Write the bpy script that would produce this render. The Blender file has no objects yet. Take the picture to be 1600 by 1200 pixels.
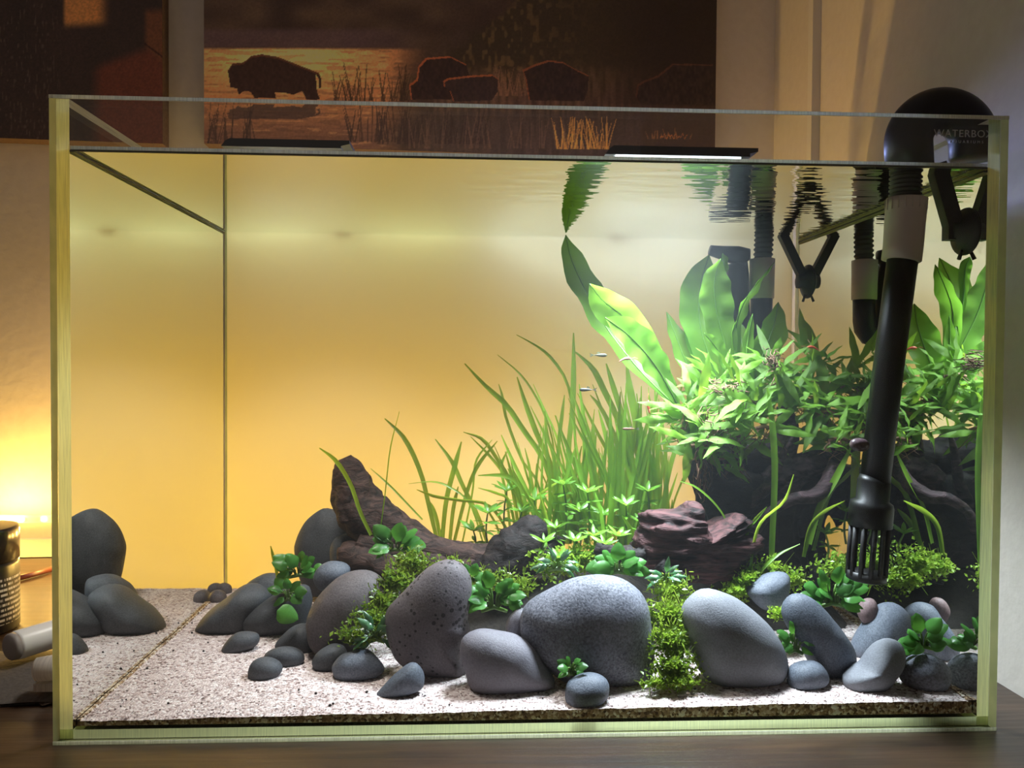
import bpy, bmesh, math, random
import numpy as np
from mathutils import Vector, Matrix, noise

S = bpy.context.scene
COL = S.collection
PI = math.pi

# ------------------------------------------------------------------ camera
CAM = np.array([-0.0409, -0.48995, 0.23579]); YAW, PIT, ROL, FPX = 0.04677, -0.02244, 0.00685, 1221.66
_F = np.array([math.sin(YAW)*math.cos(PIT), math.cos(YAW)*math.cos(PIT), math.sin(PIT)])
_R0 = np.array([math.cos(YAW), -math.sin(YAW), 0.0]); _U0 = np.cross(_R0, _F)
_R = math.cos(ROL)*_R0 + math.sin(ROL)*_U0
_U = -math.sin(ROL)*_R0 + math.cos(ROL)*_U0
cd = bpy.data.cameras.new('camera'); cam = bpy.data.objects.new('camera', cd); COL.objects.link(cam)
cd.sensor_width = 36; cd.lens = FPX/1600*36; cd.clip_start = 0.01; cd.clip_end = 50
m3 = Matrix((_R, _U, -_F)).transposed()
cam.matrix_world = Matrix.Translation(Vector(CAM)) @ m3.to_4x4()
S.camera = cam

# ------------------------------------------------------------------ world, lights, exposure
w = bpy.data.worlds.new('world'); S.world = w; w.use_nodes = True
bg = w.node_tree.nodes['Background']; bg.inputs[0].default_value = (1.0, 0.80, 0.70, 1); bg.inputs[1].default_value = 0.125
S.view_settings.view_transform = 'Standard'; S.view_settings.look = 'None'
S.view_settings.exposure = 0.0; S.view_settings.gamma = 1.0; S.view_settings.use_curve_mapping = False
S.cycles.max_bounces = 10; S.cycles.diffuse_bounces = 4; S.cycles.glossy_bounces = 5
S.cycles.transmission_bounces = 6; S.cycles.transparent_max_bounces = 24; S.cycles.volume_bounces = 0
S.cycles.caustics_reflective = False; S.cycles.caustics_refractive = False
S.cycles.use_denoising = True
S.cycles.sample_clamp_indirect = 3.0

def area_light(name, loc, rot, sx, sy, power, color, spread=PI):
    l = bpy.data.lights.new(name, 'AREA'); l.shape = 'RECTANGLE'; l.size = sx; l.size_y = sy
    l.energy = power; l.color = color; l.spread = spread
    o = bpy.data.objects.new(name, l); COL.objects.link(o); o.location = loc; o.rotation_euler = rot
    return o
# aquarium lamp (under the lit lamp bar), pointing straight down
area_light('lamp_and_added_backlight', (0.1080, 0.128, 0.3868), (0, 0, 0), 0.100, 0.095, 2.8, (0.78, 0.88, 1.0), 1.75)
area_light('left_lamp_and_added_backlight', (-0.178, 0.115, 0.3872), (0, 0, 0), 0.080, 0.085, 0.80, (1.0, 0.93, 0.88), 2.6)
# unseen light rows added behind the frosted film to whiten its top
area_light('lamp_and_added_backlight', (0.130, 0.345, 0.408), (-0.35, 0, 0), 0.27, 0.012, 2.3, (0.35, 0.43, 1.0))
area_light('left_lamp_and_added_backlight', (-0.178, 0.345, 0.408), (-0.35, 0, 0), 0.26, 0.012, 0.50, (0.62, 0.74, 1.0))
# warm led strip behind the tank
for i in range(10):
    pl = bpy.data.lights.new('led_light', 'POINT'); pl.energy = 1.10 if i < 6 else 0.68; pl.color = (1.0, 0.60, 0.125); pl.shadow_soft_size = 0.008
    po = bpy.data.objects.new('led_light', pl); COL.objects.link(po); po.location = (-0.60 + i*0.105, 0.435, 0.062)

# ------------------------------------------------------------------ pixel -> place helpers
def ray(px, py):
    return _F + _R*(px-800)/FPX - _U*(py-600)/FPX
def W(px, py, y):
    d = ray(px, py); return Vector(CAM + d*(y-CAM[1])/d[1])
def Z(px, py, z):
    d = ray(px, py); return Vector(CAM + d*(z-CAM[2])/d[2])
def PX(y):                       # metres per pixel at depth y
    return (y-CAM[1])/FPX

# ------------------------------------------------------------------ object helpers
def tag(o, label=None, cat=None, group=None, kind=None):
    if label: o['label'] = label
    if cat: o['category'] = cat
    if group: o['group'] = group
    if kind: o['kind'] = kind
    return o
def link(name, me, parent=None):
    o = bpy.data.objects.new(name, me); COL.objects.link(o)
    if parent: o.parent = parent
    return o
def empty(name, loc, label, cat, group=None):
    o = bpy.data.objects.new(name, None); COL.objects.link(o); o.location = loc; o.empty_display_size = 0.01
    return tag(o, label, cat, group)

class MB:
    def __init__(s): s.v = []; s.f = []; s.m = []
    def add(s, v, f, mi=0):
        b = len(s.v); s.v += [tuple(p) for p in v]
        for q in f: s.f.append(tuple(b+i for i in q)); s.m.append(mi)
        return s
    def box(s, x0, x1, y0, y1, z0, z1, mi=0):
        v = [(x, y, z) for z in (z0, z1) for y in (y0, y1) for x in (x0, x1)]
        f = [(0,2,3,1), (4,5,7,6), (0,1,5,4), (2,6,7,3), (0,4,6,2), (1,3,7,5)]
        if isinstance(mi, int): mi = [mi]*6      # order: bottom, top, front, back, left, right
        b = len(s.v); s.v += v
        for q, k in zip(f, mi): s.f.append(tuple(b+i for i in q)); s.m.append(k)
        return s
    def mesh(s, name, mats, smooth=True, org=None):
        me = bpy.data.meshes.new(name)
        v = s.v if org is None else [(p[0]-org[0], p[1]-org[1], p[2]-org[2]) for p in s.v]
        me.from_pydata(v, [], s.f)
        for m in (mats if isinstance(mats, (list, tuple)) else [mats]): me.materials.append(m)
        me.polygons.foreach_set('material_index', s.m)
        me.polygons.foreach_set('use_smooth', [smooth]*len(s.f))
        me.update(); return me
    def build(s, name, mats, parent=None, smooth=True):
        org = tuple(parent.location) if parent is not None else None
        if parent is not None and parent.parent is not None:
            org = tuple(Vector(org)+parent.parent.location)
        return link(name, s.mesh(name, mats, smooth, org), parent)

def catmull(pts, n):
    """pts: list of tuples; returns n samples along a Catmull-Rom spline"""
    P = np.array(pts, float); P = np.vstack([2*P[0]-P[1], P, 2*P[-1]-P[-2]])
    k = len(pts)-1; out = []
    for t in np.linspace(0, k, n):
        i = min(int(t), k-1); u = t-i
        a, b, c, d = P[i], P[i+1], P[i+2], P[i+3]
        out.append(.5*((2*b)+(-a+c)*u+(2*a-5*b+4*c-d)*u*u+(-a+3*b-3*c+d)*u**3))
    return np.array(out)

def tube(mb, pts, rads, seg=12, mi=0, cap=True, rough=None):
    """sweep a circle along 3D points (list of Vector) with radii"""
    pts = [Vector(p) for p in pts]; n = len(pts); rings = []
    prev = None
    for i in range(n):
        t = (pts[min(i+1, n-1)]-pts[max(i-1, 0)]).normalized()
        a = Vector((0, 1, 0)) if prev is None else prev
        u = (a - t*a.dot(t))
        if u.length < 1e-4: u = Vector((1, 0, 0)) - t*t.x
        u.normalize(); prev = u; v = t.cross(u)
        ring = []
        for k in range(seg):
            an = 2*PI*k/seg
            r = rads[i] if rough is None else rads[i]*rough(i/(n-1), an, pts[i])
            ring.append(pts[i] + (u*math.cos(an)+v*math.sin(an))*r)
        rings.append(ring)
    V = [p for r in rings for p in r]; Fc = []
    for i in range(n-1):
        for k in range(seg):
            k2 = (k+1) % seg
            Fc.append((i*seg+k, i*seg+k2, (i+1)*seg+k2, (i+1)*seg+k))
    if cap:
        Fc.append(tuple(range(seg-1, -1, -1))); Fc.append(tuple((n-1)*seg+k for k in range(seg)))
    mb.add(V, Fc, mi)
def lathe(mb, axis_pts, seg=24, mi=0):
    """axis_pts: list of (Vector, radius)"""
    tube(mb, [a for a, r in axis_pts], [r for a, r in axis_pts], seg, mi)

# ------------------------------------------------------------------ materials
def mat(name):
    m = bpy.data.materials.new(name); m.use_nodes = True
    nt = m.node_tree; nt.nodes.clear()
    out = nt.nodes.new('ShaderNodeOutputMaterial')
    return m, nt, out
def N(nt, typ, **kw):
    n = nt.nodes.new('ShaderNode'+typ)
    for k, v in kw.items():
        if k in n.inputs: n.inputs[k].default_value = v
        else: setattr(n, k, v)
    return n
def L(nt, a, b): nt.links.new(a, b)
def c4(c): return (c[0], c[1], c[2], 1)
def ramp(nt, fac, stops):
    r = N(nt, 'ValToRGB'); e = r.color_ramp.elements
    while len(e) < len(stops): e.new(0.5)
    for el, (p, c) in zip(e, stops): el.position = p; el.color = c4(c)
    L(nt, fac, r.inputs[0]); return r.outputs[0]

def simple(name, col, rough=0.5, metal=0.0, spec=0.5, noise_amt=0.0, scale=60, bump=0.0):
    m, nt, out = mat(name)
    p = N(nt, 'BsdfPrincipled', Roughness=rough, Metallic=metal); p.inputs['Base Color'].default_value = c4(col)
    p.inputs['Specular IOR Level'].default_value = spec
    if noise_amt or bump:
        tc = N(nt, 'TexCoord'); nz = N(nt, 'TexNoise', Scale=scale, Detail=4.0); L(nt, tc.outputs['Object'], nz.inputs['Vector'])
        if noise_amt:
            L(nt, ramp(nt, nz.outputs['Fac'], [(0.3, [c*(1-noise_amt) for c in col]), (0.7, [min(1, c*(1+noise_amt)) for c in col])]), p.inputs['Base Color'])
        if bump:
            b = N(nt, 'Bump', Strength=bump, Distance=0.002); L(nt, nz.outputs['Fac'], b.inputs['Height']); L(nt, b.outputs[0], p.inputs['Normal'])
    L(nt, p.outputs[0], out.inputs[0]); return m

def glass_like(name, ior, tint, rough=0.0, dry=False, bump=None):
    """clear sheet: see-through with a Fresnel mirror (total reflection from inside below the critical angle)"""
    m, nt, out = mat(name)
    tr = N(nt, 'BsdfTransparent'); tr.inputs[0].default_value = c4(tint)
    gl = N(nt, 'BsdfGlossy', Roughness=rough); gl.inputs[0].default_value = (0.95, 0.97, 0.95, 1)
    mix = N(nt, 'MixShader')
    if dry:
        lw = N(nt, 'LayerWeight'); pw = N(nt, 'Math', operation='POWER'); pw.inputs[1].default_value = 5
        L(nt, lw.outputs['Facing'], pw.inputs[0])
        ma = N(nt, 'Math', operation='MULTIPLY_ADD'); ma.inputs[1].default_value = 0.85; ma.inputs[2].default_value = 0.03
        L(nt, pw.outputs[0], ma.inputs[0]); L(nt, ma.outputs[0], mix.inputs[0])
    else:
        fr = N(nt, 'Fresnel', IOR=ior); L(nt, fr.outputs[0], mix.inputs[0])
        if bump:
            L(nt, bump(nt), fr.inputs['Normal'])
    if bump: L(nt, bump(nt), gl.inputs['Normal'])
    L(nt, tr.outputs[0], mix.inputs[1]); L(nt, gl.outputs[0], mix.inputs[2]); L(nt, mix.outputs[0], out.inputs[0])
    return m
def clear(name, tint):
    m, nt, out = mat(name); tr = N(nt, 'BsdfTransparent'); tr.inputs[0].default_value = c4(tint); L(nt, tr.outputs[0], out.inputs[0]); return m

M = {}
M['pane_inner'] = clear('pane_inner', (0.995, 1, 0.99))
M['pane_wet'] = glass_like('pane_wet', 1.33, (0.985, 1, 0.985))
M['pane_dry'] = glass_like('pane_dry', 1.5, (0.97, 0.99, 0.965), dry=True)
def ripple(nt):
    tc = N(nt, 'TexCoord'); mp = N(nt, 'Mapping'); mp.inputs['Scale'].default_value = (1, 3.2, 1)
    L(nt, tc.outputs['Object'], mp.inputs[0])
    nz = N(nt, 'TexNoise', Scale=26.0, Detail=1.5); L(nt, mp.outputs[0], nz.inputs['Vector'])
    sx = N(nt, 'SeparateXYZ'); L(nt, tc.outputs['Object'], sx.inputs[0])
    mr = N(nt, 'MapRange'); mr.inputs[1].default_value = -0.12; mr.inputs[2].default_value = 0.12; mr.inputs[3].default_value = 0.0; mr.inputs[4].default_value = 1.0
    L(nt, sx.outputs[0], mr.inputs[0])
    mu = N(nt, 'Math', operation='MULTIPLY'); L(nt, nz.outputs['Fac'], mu.inputs[0]); L(nt, mr.outputs[0], mu.inputs[1])
    b = N(nt, 'Bump', Strength=0.10, Distance=0.01); L(nt, mu.outputs[0], b.inputs['Height']); return b.outputs[0]
M['water_top'] = glass_like('water_top', 1.33, (0.99, 1, 0.99), bump=ripple)

def edge_glass(name, col, amt=0.75):
    m, nt, out = mat(name)
    tc = N(nt, 'TexCoord'); nz = N(nt, 'TexNoise', Scale=40.0, Detail=2.0)
    mp = N(nt, 'Mapping'); mp.inputs['Scale'].default_value = (30, 1, 1); L(nt, tc.outputs['Object'], mp.inputs[0]); L(nt, mp.outputs[0], nz.inputs['Vector'])
    cr = ramp(nt, nz.outputs['Fac'], [(0.3, [c*.8 for c in col]), (0.7, [min(1, c*1.1) for c in col])])
    di = N(nt, 'BsdfDiffuse'); tl = N(nt, 'BsdfTranslucent'); L(nt, cr, di.inputs[0]); L(nt, cr, tl.inputs[0])
    a = N(nt, 'MixShader'); a.inputs[0].default_value = amt; L(nt, di.outputs[0], a.inputs[1]); L(nt, tl.outputs[0], a.inputs[2])
    gl = N(nt, 'BsdfGlossy', Roughness=0.15); mix = N(nt, 'MixShader'); mix.inputs[0].default_value = 0.05
    L(nt, a.outputs[0], mix.inputs[1]); L(nt, gl.outputs[0], mix.inputs[2]); L(nt, mix.outputs[0], out.inputs[0]); return m
M['edge'] = edge_glass('green_glass_edge', (0.86, 0.95, 0.48))
M['edge_pale'] = edge_glass('pale_glass_edge', (0.92, 0.92, 0.80))
M['seam'] = edge_glass('silicone_and_glow_strip', (0.80, 0.74, 0.60))

def film_mat():
    m, nt, out = mat('frosted_backdrop_film')
    di = N(nt, 'BsdfDiffuse'); di.inputs[0].default_value = (0.38, 0.39, 0.40, 1)
    tl = N(nt, 'BsdfTranslucent'); tl.inputs[0].default_value = (0.98, 0.93, 0.56, 1)
    mix = N(nt, 'MixShader'); mix.inputs[0].default_value = 0.5
    L(nt, di.outputs[0], mix.inputs[1]); L(nt, tl.outputs[0], mix.inputs[2]); L(nt, mix.outputs[0], out.inputs[0]); return m
M['film'] = film_mat()

def wall_mat():
    m, nt, out = mat('cream_wall_paint')
    p = N(nt, 'BsdfPrincipled', Roughness=0.55); tc = N(nt, 'TexCoord')
    nz = N(nt, 'TexNoise', Scale=90.0, Detail=3.0); L(nt, tc.outputs['Object'], nz.inputs['Vector'])
    L(nt, ramp(nt, nz.outputs['Fac'], [(0.3, (0.66, 0.60, 0.53)), (0.7, (0.70, 0.64, 0.57))]), p.inputs['Base Color'])
    b = N(nt, 'Bump', Strength=0.25, Distance=0.002); L(nt, nz.outputs['Fac'], b.inputs['Height']); L(nt, b.outputs[0], p.inputs['Normal'])
    L(nt, p.outputs[0], out.inputs[0]); return m
M['wall'] = wall_mat()
M['trim'] = simple('white_trim_paint', (0.72, 0.68, 0.62), 0.45)

def wood_table():
    m, nt, out = mat('dark_oak_laminate')
    p = N(nt, 'BsdfPrincipled'); p.inputs['Coat Weight'].default_value = 0.35; p.inputs['Coat Roughness'].default_value = 0.33; p.inputs['Specular IOR Level'].default_value = 0.4; tc = N(nt, 'TexCoord')
    mp = N(nt, 'Mapping'); mp.inputs['Scale'].default_value = (1.2, 26, 1); L(nt, tc.outputs['Object'], mp.inputs[0])
    n1 = N(nt, 'TexNoise', Scale=7.0, Detail=6.0, Roughness=0.65, Distortion=0.6); L(nt, mp.outputs[0], n1.inputs['Vector'])
    mp2 = N(nt, 'Mapping'); mp2.inputs['Scale'].default_value = (2.0, 9, 1); L(nt, tc.outputs['Object'], mp2.inputs[0])
    n2 = N(nt, 'TexNoise', Scale=5.0, Detail=3.0); L(nt, mp2.outputs[0], n2.inputs['Vector'])
    mx = N(nt, 'Math', operation='MULTIPLY_ADD'); mx.inputs[1].default_value = 0.45; L(nt, n2.outputs['Fac'], mx.inputs[0]); 
    mm = N(nt, 'Math', operation='MULTIPLY'); mm.inputs[1].default_value = 0.6; L(nt, n1.outputs['Fac'], mm.inputs[0]); L(nt, mm.outputs[0], mx.inputs[2])
    L(nt, ramp(nt, mx.outputs[0], [(0.34, (0.010, 0.005, 0.003)), (0.50, (0.034, 0.017, 0.009)), (0.66, (0.065, 0.034, 0.018))]), p.inputs['Base Color'])
    L(nt, ramp(nt, n1.outputs['Fac'], [(0.3, (0.42,)*3), (0.7, (0.30,)*3)]), p.inputs['Roughness'])
    b = N(nt, 'Bump', Strength=0.35, Distance=0.001); L(nt, n1.outputs['Fac'], b.inputs['Height']); L(nt, b.outputs[0], p.inputs['Normal'])
    L(nt, p.outputs[0], out.inputs[0]); return m
M['table'] = wood_table()

def stone(name, dark, light, fine=900, spec=0.35, pits=False):
    m, nt, out = mat(name)
    p = N(nt, 'BsdfPrincipled', Roughness=0.62); p.inputs['Specular IOR Level'].default_value = spec
    tc = N(nt, 'TexCoord')
    n1 = N(nt, 'TexNoise', Scale=float(fine), Detail=2.0, Roughness=0.7); L(nt, tc.outputs['Object'], n1.inputs['Vector'])
    n2 = N(nt, 'TexNoise', Scale=28.0, Detail=4.0); L(nt, tc.outputs['Object'], n2.inputs['Vector'])
    oi = N(nt, 'ObjectInfo')
    a = N(nt, 'Math', operation='MULTIPLY_ADD'); a.inputs[1].default_value = 0.45; L(nt, n2.outputs['Fac'], a.inputs[0])
    bsc = N(nt, 'Math', operation='MULTIPLY'); bsc.inputs[1].default_value = 0.60; L(nt, n1.outputs['Fac'], bsc.inputs[0]); L(nt, bsc.outputs[0], a.inputs[2])
    col = ramp(nt, a.outputs[0], [(0.36, dark), (0.68, light)])
    hs = N(nt, 'HueSaturation'); mr = N(nt, 'MapRange'); mr.inputs[3].default_value = 0.85; mr.inputs[4].default_value = 1.15
    L(nt, oi.outputs['Random'], mr.inputs[0]); L(nt, mr.outputs[0], hs.inputs['Value']); L(nt, col, hs.inputs['Color'])
    h = n1.outputs['Fac']; colout = hs.outputs[0]
    if pits:
        vo = N(nt, 'TexVoronoi', Scale=230.0); L(nt, tc.outputs['Object'], vo.inputs['Vector'])
        n3 = N(nt, 'TexNoise', Scale=45.0); L(nt, tc.outputs['Object'], n3.inputs['Vector'])
        ms = N(nt, 'MapRange'); ms.inputs[1].default_value = 0.30; ms.inputs[2].default_value = 0.66; ms.inputs[3].default_value = 0.0; ms.inputs[4].default_value = 0.42
        L(nt, n3.outputs['Fac'], ms.inputs[0])
        lt = N(nt, 'Math', operation='LESS_THAN'); L(nt, vo.outputs['Distance'], lt.inputs[0]); L(nt, ms.outputs[0], lt.inputs[1])
        mc = N(nt, 'MixRGB'); mc.inputs[2].default_value = c4([d*.35 for d in dark]); L(nt, lt.outputs[0], mc.inputs[0]); L(nt, colout, mc.inputs[1]); colout = mc.outputs[0]
        sb = N(nt, 'Math', operation='SUBTRACT'); L(nt, h, sb.inputs[0]); L(nt, lt.outputs[0], sb.inputs[1]); h = sb.outputs[0]
    L(nt, colout, p.inputs['Base Color'])
    b = N(nt, 'Bump', Strength=0.35, Distance=0.0007); L(nt, h, b.inputs['Height']); L(nt, b.outputs[0], p.inputs['Normal'])
    L(nt, p.outputs[0], out.inputs[0]); return m
M['stone_dark'] = stone('dark_basalt', (0.036, 0.040, 0.046), (0.094, 0.101, 0.115))
M['stone_brown'] = stone('brown_grey_stone', (0.068, 0.059, 0.063), (0.151, 0.133, 0.140), 700)
M['stone_pit'] = stone('pitted_brown_stone', (0.076, 0.065, 0.072), (0.151, 0.133, 0.144), 700, pits=True)
M['stone_speck'] = stone('speckled_grey_stone', (0.030, 0.033, 0.047), (0.26, 0.27, 0.32), 620)
M['stone_light'] = stone('pale_grey_stone', (0.137, 0.144, 0.162), (0.238, 0.248, 0.277), 900)
M['stone_blue'] = stone('blue_grey_stone', (0.042, 0.052, 0.068), (0.145, 0.163, 0.20), 900)
M['stone_mauve'] = stone('mauve_grey_stone', (0.108, 0.101, 0.119), (0.180, 0.173, 0.198), 900)
M['stone_pink'] = stone('pinkish_stone', (0.115, 0.072, 0.072), (0.216, 0.151, 0.151), 800)

def sand_mat(name, stops, scale=560):
    m, nt, out = mat(name)
    p = N(nt, 'BsdfPrincipled', Roughness=0.75); p.inputs['Specular IOR Level'].default_value = 0.3; tc = N(nt, 'TexCoord')
    v = N(nt, 'TexVoronoi', Scale=float(scale)); L(nt, tc.outputs['Object'], v.inputs['Vector'])
    sp = N(nt, 'SeparateColor'); L(nt, v.outputs['Color'], sp.inputs[0])
    L(nt, ramp(nt, sp.outputs[0], stops), p.inputs['Base Color'])
    b = N(nt, 'Bump', Strength=0.9, Distance=0.0012); b.invert = True; L(nt, v.outputs['Distance'], b.inputs['Height']); L(nt, b.outputs[0], p.inputs['Normal'])
    L(nt, p.outputs[0], out.inputs[0]); return m
M['sand'] = sand_mat('pale_sand', [(0.0, (0.10, 0.065, 0.055)), (0.06, (0.36, 0.26, 0.24)), (0.30, (0.58, 0.475, 0.455)), (0.75, (0.75, 0.645, 0.625)), (1.0, (0.90, 0.84, 0.82))])
M['sand_brown'] = sand_mat('brown_stained_sand', [(0.0, (0.08, 0.045, 0.025)), (0.35, (0.32, 0.20, 0.11)), (0.6, (0.50, 0.35, 0.21)), (0.85, (0.80, 0.68, 0.52)), (1.0, (0.95, 0.9, 0.82))])
M['soil'] = simple('dark_soil', (0.018, 0.014, 0.011), 0.9, noise_amt=0.5, scale=300, bump=0.6)

def driftwood_mat(name, dark, light, sc=(1, 1, 1)):
    m, nt, out = mat(name)
    p = N(nt, 'BsdfPrincipled', Roughness=0.72); p.inputs['Specular IOR Level'].default_value = 0.3; tc = N(nt, 'TexCoord')
    mp = N(nt, 'Mapping'); mp.inputs['Scale'].default_value = sc; L(nt, tc.outputs['Object'], mp.inputs[0])
    n1 = N(nt, 'TexNoise', Scale=70.0, Detail=6.0, Roughness=0.65, Distortion=1.2); L(nt, mp.outputs[0], n1.inputs['Vector'])
    L(nt, ramp(nt, n1.outputs['Fac'], [(0.38, dark), (0.62, light)]), p.inputs['Base Color'])
    b = N(nt, 'Bump', Strength=0.8, Distance=0.003); L(nt, n1.outputs['Fac'], b.inputs['Height']); L(nt, b.outputs[0], p.inputs['Normal'])
    L(nt, p.outputs[0], out.inputs[0]); return m
M['wood_brown'] = driftwood_mat('brown_driftwood', (0.012, 0.006, 0.004), (0.070, 0.036, 0.028), (1, 1, 2.2))
M['wood_black'] = driftwood_mat('black_driftwood', (0.003, 0.002, 0.002), (0.017, 0.010, 0.009), (1, 1, 2))
M['wood_red'] = driftwood_mat('dark_red_driftwood', (0.005, 0.002, 0.002), (0.080, 0.030, 0.030), (0.6, 1, 3.0))
M['wood_purple'] = driftwood_mat('purple_grey_driftwood', (0.008, 0.005, 0.005), (0.075, 0.045, 0.05), (1, 1, 2))

def leaf_mat(name, dark, light, trans, tmix=0.42, gloss=0.06, vein=0.0, scale=50):
    m, nt, out = mat(name)
    tc = N(nt, 'TexCoord'); oi = N(nt, 'ObjectInfo')
    n1 = N(nt, 'TexNoise', Scale=float(scale), Detail=3.0); L(nt, tc.outputs['Object'], n1.inputs['Vector'])
    col = ramp(nt, n1.outputs['Fac'], [(0.3, dark), (0.7, light)])
    hs = N(nt, 'HueSaturation'); mr = N(nt, 'MapRange'); mr.inputs[3].default_value = 0.5; mr.inputs[4].default_value = 1.3
    L(nt, oi.outputs['Random'], mr.inputs[0]); L(nt, mr.outputs[0], hs.inputs['Value']); L(nt, col, hs.inputs['Color'])
    di = N(nt, 'BsdfDiffuse'); L(nt, hs.outputs[0], di.inputs[0])
    tl = N(nt, 'BsdfTranslucent'); tl.inputs[0].default_value = c4(trans)
    mx = N(nt, 'MixShader'); mx.inputs[0].default_value = tmix; L(nt, di.outputs[0], mx.inputs[1]); L(nt, tl.outputs[0], mx.inputs[2])
    gl = N(nt, 'BsdfGlossy', Roughness=0.35); m2 = N(nt, 'MixShader'); m2.inputs[0].default_value = gloss
    if vein:
        b = N(nt, 'Bump', Strength=vein, Distance=0.001); L(nt, n1.outputs['Fac'], b.inputs['Height']); L(nt, b.outputs[0], di.inputs['Normal']); L(nt, b.outputs[0], gl.inputs['Normal'])
    L(nt, mx.outputs[0], m2.inputs[1]); L(nt, gl.outputs[0], m2.inputs[2]); L(nt, m2.outputs[0], out.inputs[0]); return m
M['blade'] = leaf_mat('ribbon_leaf', (0.09, 0.22, 0.015), (0.20, 0.40, 0.04), (0.50, 0.72, 0.06), 0.55, 0.03)
M['sword'] = leaf_mat('sword_leaf', (0.085, 0.20, 0.02), (0.15, 0.31, 0.035), (0.27, 0.58, 0.05), 0.5, 0.03, vein=0.3)
M['fern'] = leaf_mat('fern_leaf', (0.06, 0.17, 0.015), (0.18, 0.35, 0.03), (0.38, 0.62, 0.05), 0.38, 0.03, vein=0.4, scale=160)
M['stem_leaf'] = leaf_mat('stem_plant_leaf', (0.08, 0.24, 0.02), (0.17, 0.37, 0.04), (0.34, 0.58, 0.06), 0.4, 0.03)
M['anubias'] = leaf_mat('anubias_leaf', (0.03, 0.13, 0.025), (0.09, 0.27, 0.05), (0.17, 0.48, 0.05), 0.30, 0.025)
M['dark_leaf'] = leaf_mat('dark_narrow_leaf', (0.02, 0.09, 0.03), (0.06, 0.20, 0.07), (0.10, 0.30, 0.06), 0.25, 0.12)
M['moss'] = leaf_mat('carpet_leaf', (0.16, 0.32, 0.02), (0.36, 0.54, 0.05), (0.46, 0.64, 0.07), 0.4, 0.03, scale=140)
M['moss_dark'] = leaf_mat('dark_carpet_leaf', (0.09, 0.20, 0.012), (0.25, 0.38, 0.04), (0.36, 0.50, 0.06), 0.4, 0.03, scale=140)
M['root'] = simple('brown_root', (0.17, 0.085, 0.05), 0.8, noise_amt=0.3)
M['stemstalk'] = leaf_mat('stalk', (0.10, 0.20, 0.04), (0.18, 0.30, 0.07), (0.3, 0.5, 0.1), 0.3)
M['black'] = simple('black_plastic', (0.005, 0.005, 0.006), 0.38, spec=0.35)
M['black_matt'] = simple('matt_black_plastic', (0.010, 0.009, 0.010), 0.5)
M['grey_collar'] = simple('grey_plastic', (0.62, 0.54, 0.47), 0.45)
M['white_plastic'] = simple('white_plastic', (0.88, 0.86, 0.82), 0.35)

# ------------------------------------------------------------------ room shell
WK, WC = 0.058, 0.525                       # back wall: y = WC + WK*x
def yw(x): return WC + WK*x
def WP(px, py, off=0.0):                    # a point on (or off in front of) the back wall
    d = ray(px, py); t = (WC-off-CAM[1]+WK*CAM[0])/(d[1]-WK*d[0]); return Vector(CAM + d*t)
XR = 0.356
def quad_box(mb, p, q, th, z0, z1):         # wall slab between floor points p and q, thickness th to the left of p->q
    d = Vector((q[0]-p[0], q[1]-p[1], 0)).normalized(); n = Vector((-d.y, d.x, 0))*th
    P = [Vector((p[0], p[1], 0)), Vector((q[0], q[1], 0)), Vector((q[0], q[1], 0))+n, Vector((p[0], p[1], 0))+n]
    v = [(a.x, a.y, z0) for a in P] + [(a.x, a.y, z1) for a in P]
    mb.add(v, [(3,2,1,0), (4,5,6,7), (0,1,5,4), (1,2,6,5), (2,3,7,6), (3,0,4,7)])
b = MB(); quad_box(b, (-1.6, yw(-1.6)), (XR+.12, yw(XR+.12)), 0.1, -0.8, 1.7)
tag(b.build('wall_back', M['wall'], smooth=False), kind='structure')
b = MB(); b.box(XR, XR+.1, -1.4, yw(XR), -0.8, 1.7)
tag(b.build('wall_right', M['wall'], smooth=False), kind='structure')
b = MB(); b.box(XR-.010, XR, 0.405, 0.417, 0.0, 1.7)
tag(b.build('trim_1', M['trim'], smooth=False), kind='structure')
b = MB(); b.box(-1.6, XR+.1, -1.4, yw(XR)+.1, -0.86, -0.80)
tag(b.build('floor', simple('floor_boards', (0.12, 0.075, 0.045), 0.5, noise_amt=.3, scale=8), smooth=False), kind='structure')
b = MB(); 
d0 = Vector((-1.6, yw(-1.6), 0)); d1 = Vector((XR, yw(XR), 0))
quad_box(b, (d0.x, d0.y-.012), (d1.x, d1.y-.012), 0.011, 0.0005, 0.022)
tag(b.build('baseboard_back', M['trim'], smooth=False), kind='structure')

# table: top with bevelled edge, apron and four legs
tb = empty('table', (-0.4, 0.1, 0), 'dark oak table carrying the aquarium, running against the wall', 'table')
TX0, TX1, TY0 = -1.25, XR-.002, -0.18
b = MB(); b.add([(TX0, TY0, -.03), (TX1, TY0, -.03), (TX1, yw(TX1)-.016, -.03), (TX0, yw(TX0)-.016, -.03),
                 (TX0, TY0, 0), (TX1, TY0, 0), (TX1, yw(TX1)-.016, 0), (TX0, yw(TX0)-.016, 0)],
                [(3,2,1,0), (4,5,6,7), (0,1,5,4), (1,2,6,5), (2,3,7,6), (3,0,4,7)])
b.build('tabletop', M['table'], tb, smooth=False)
for lx, ly in ((TX0+.05, TY0+.05), (TX1-.10, TY0+.05), (TX0+.05, .36), (TX1-.10, .44)):
    b = MB(); b.box(lx, lx+.05, ly, ly+.05, -.80, -.031); b.build('leg', M['table'], tb, smooth=False)

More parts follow.
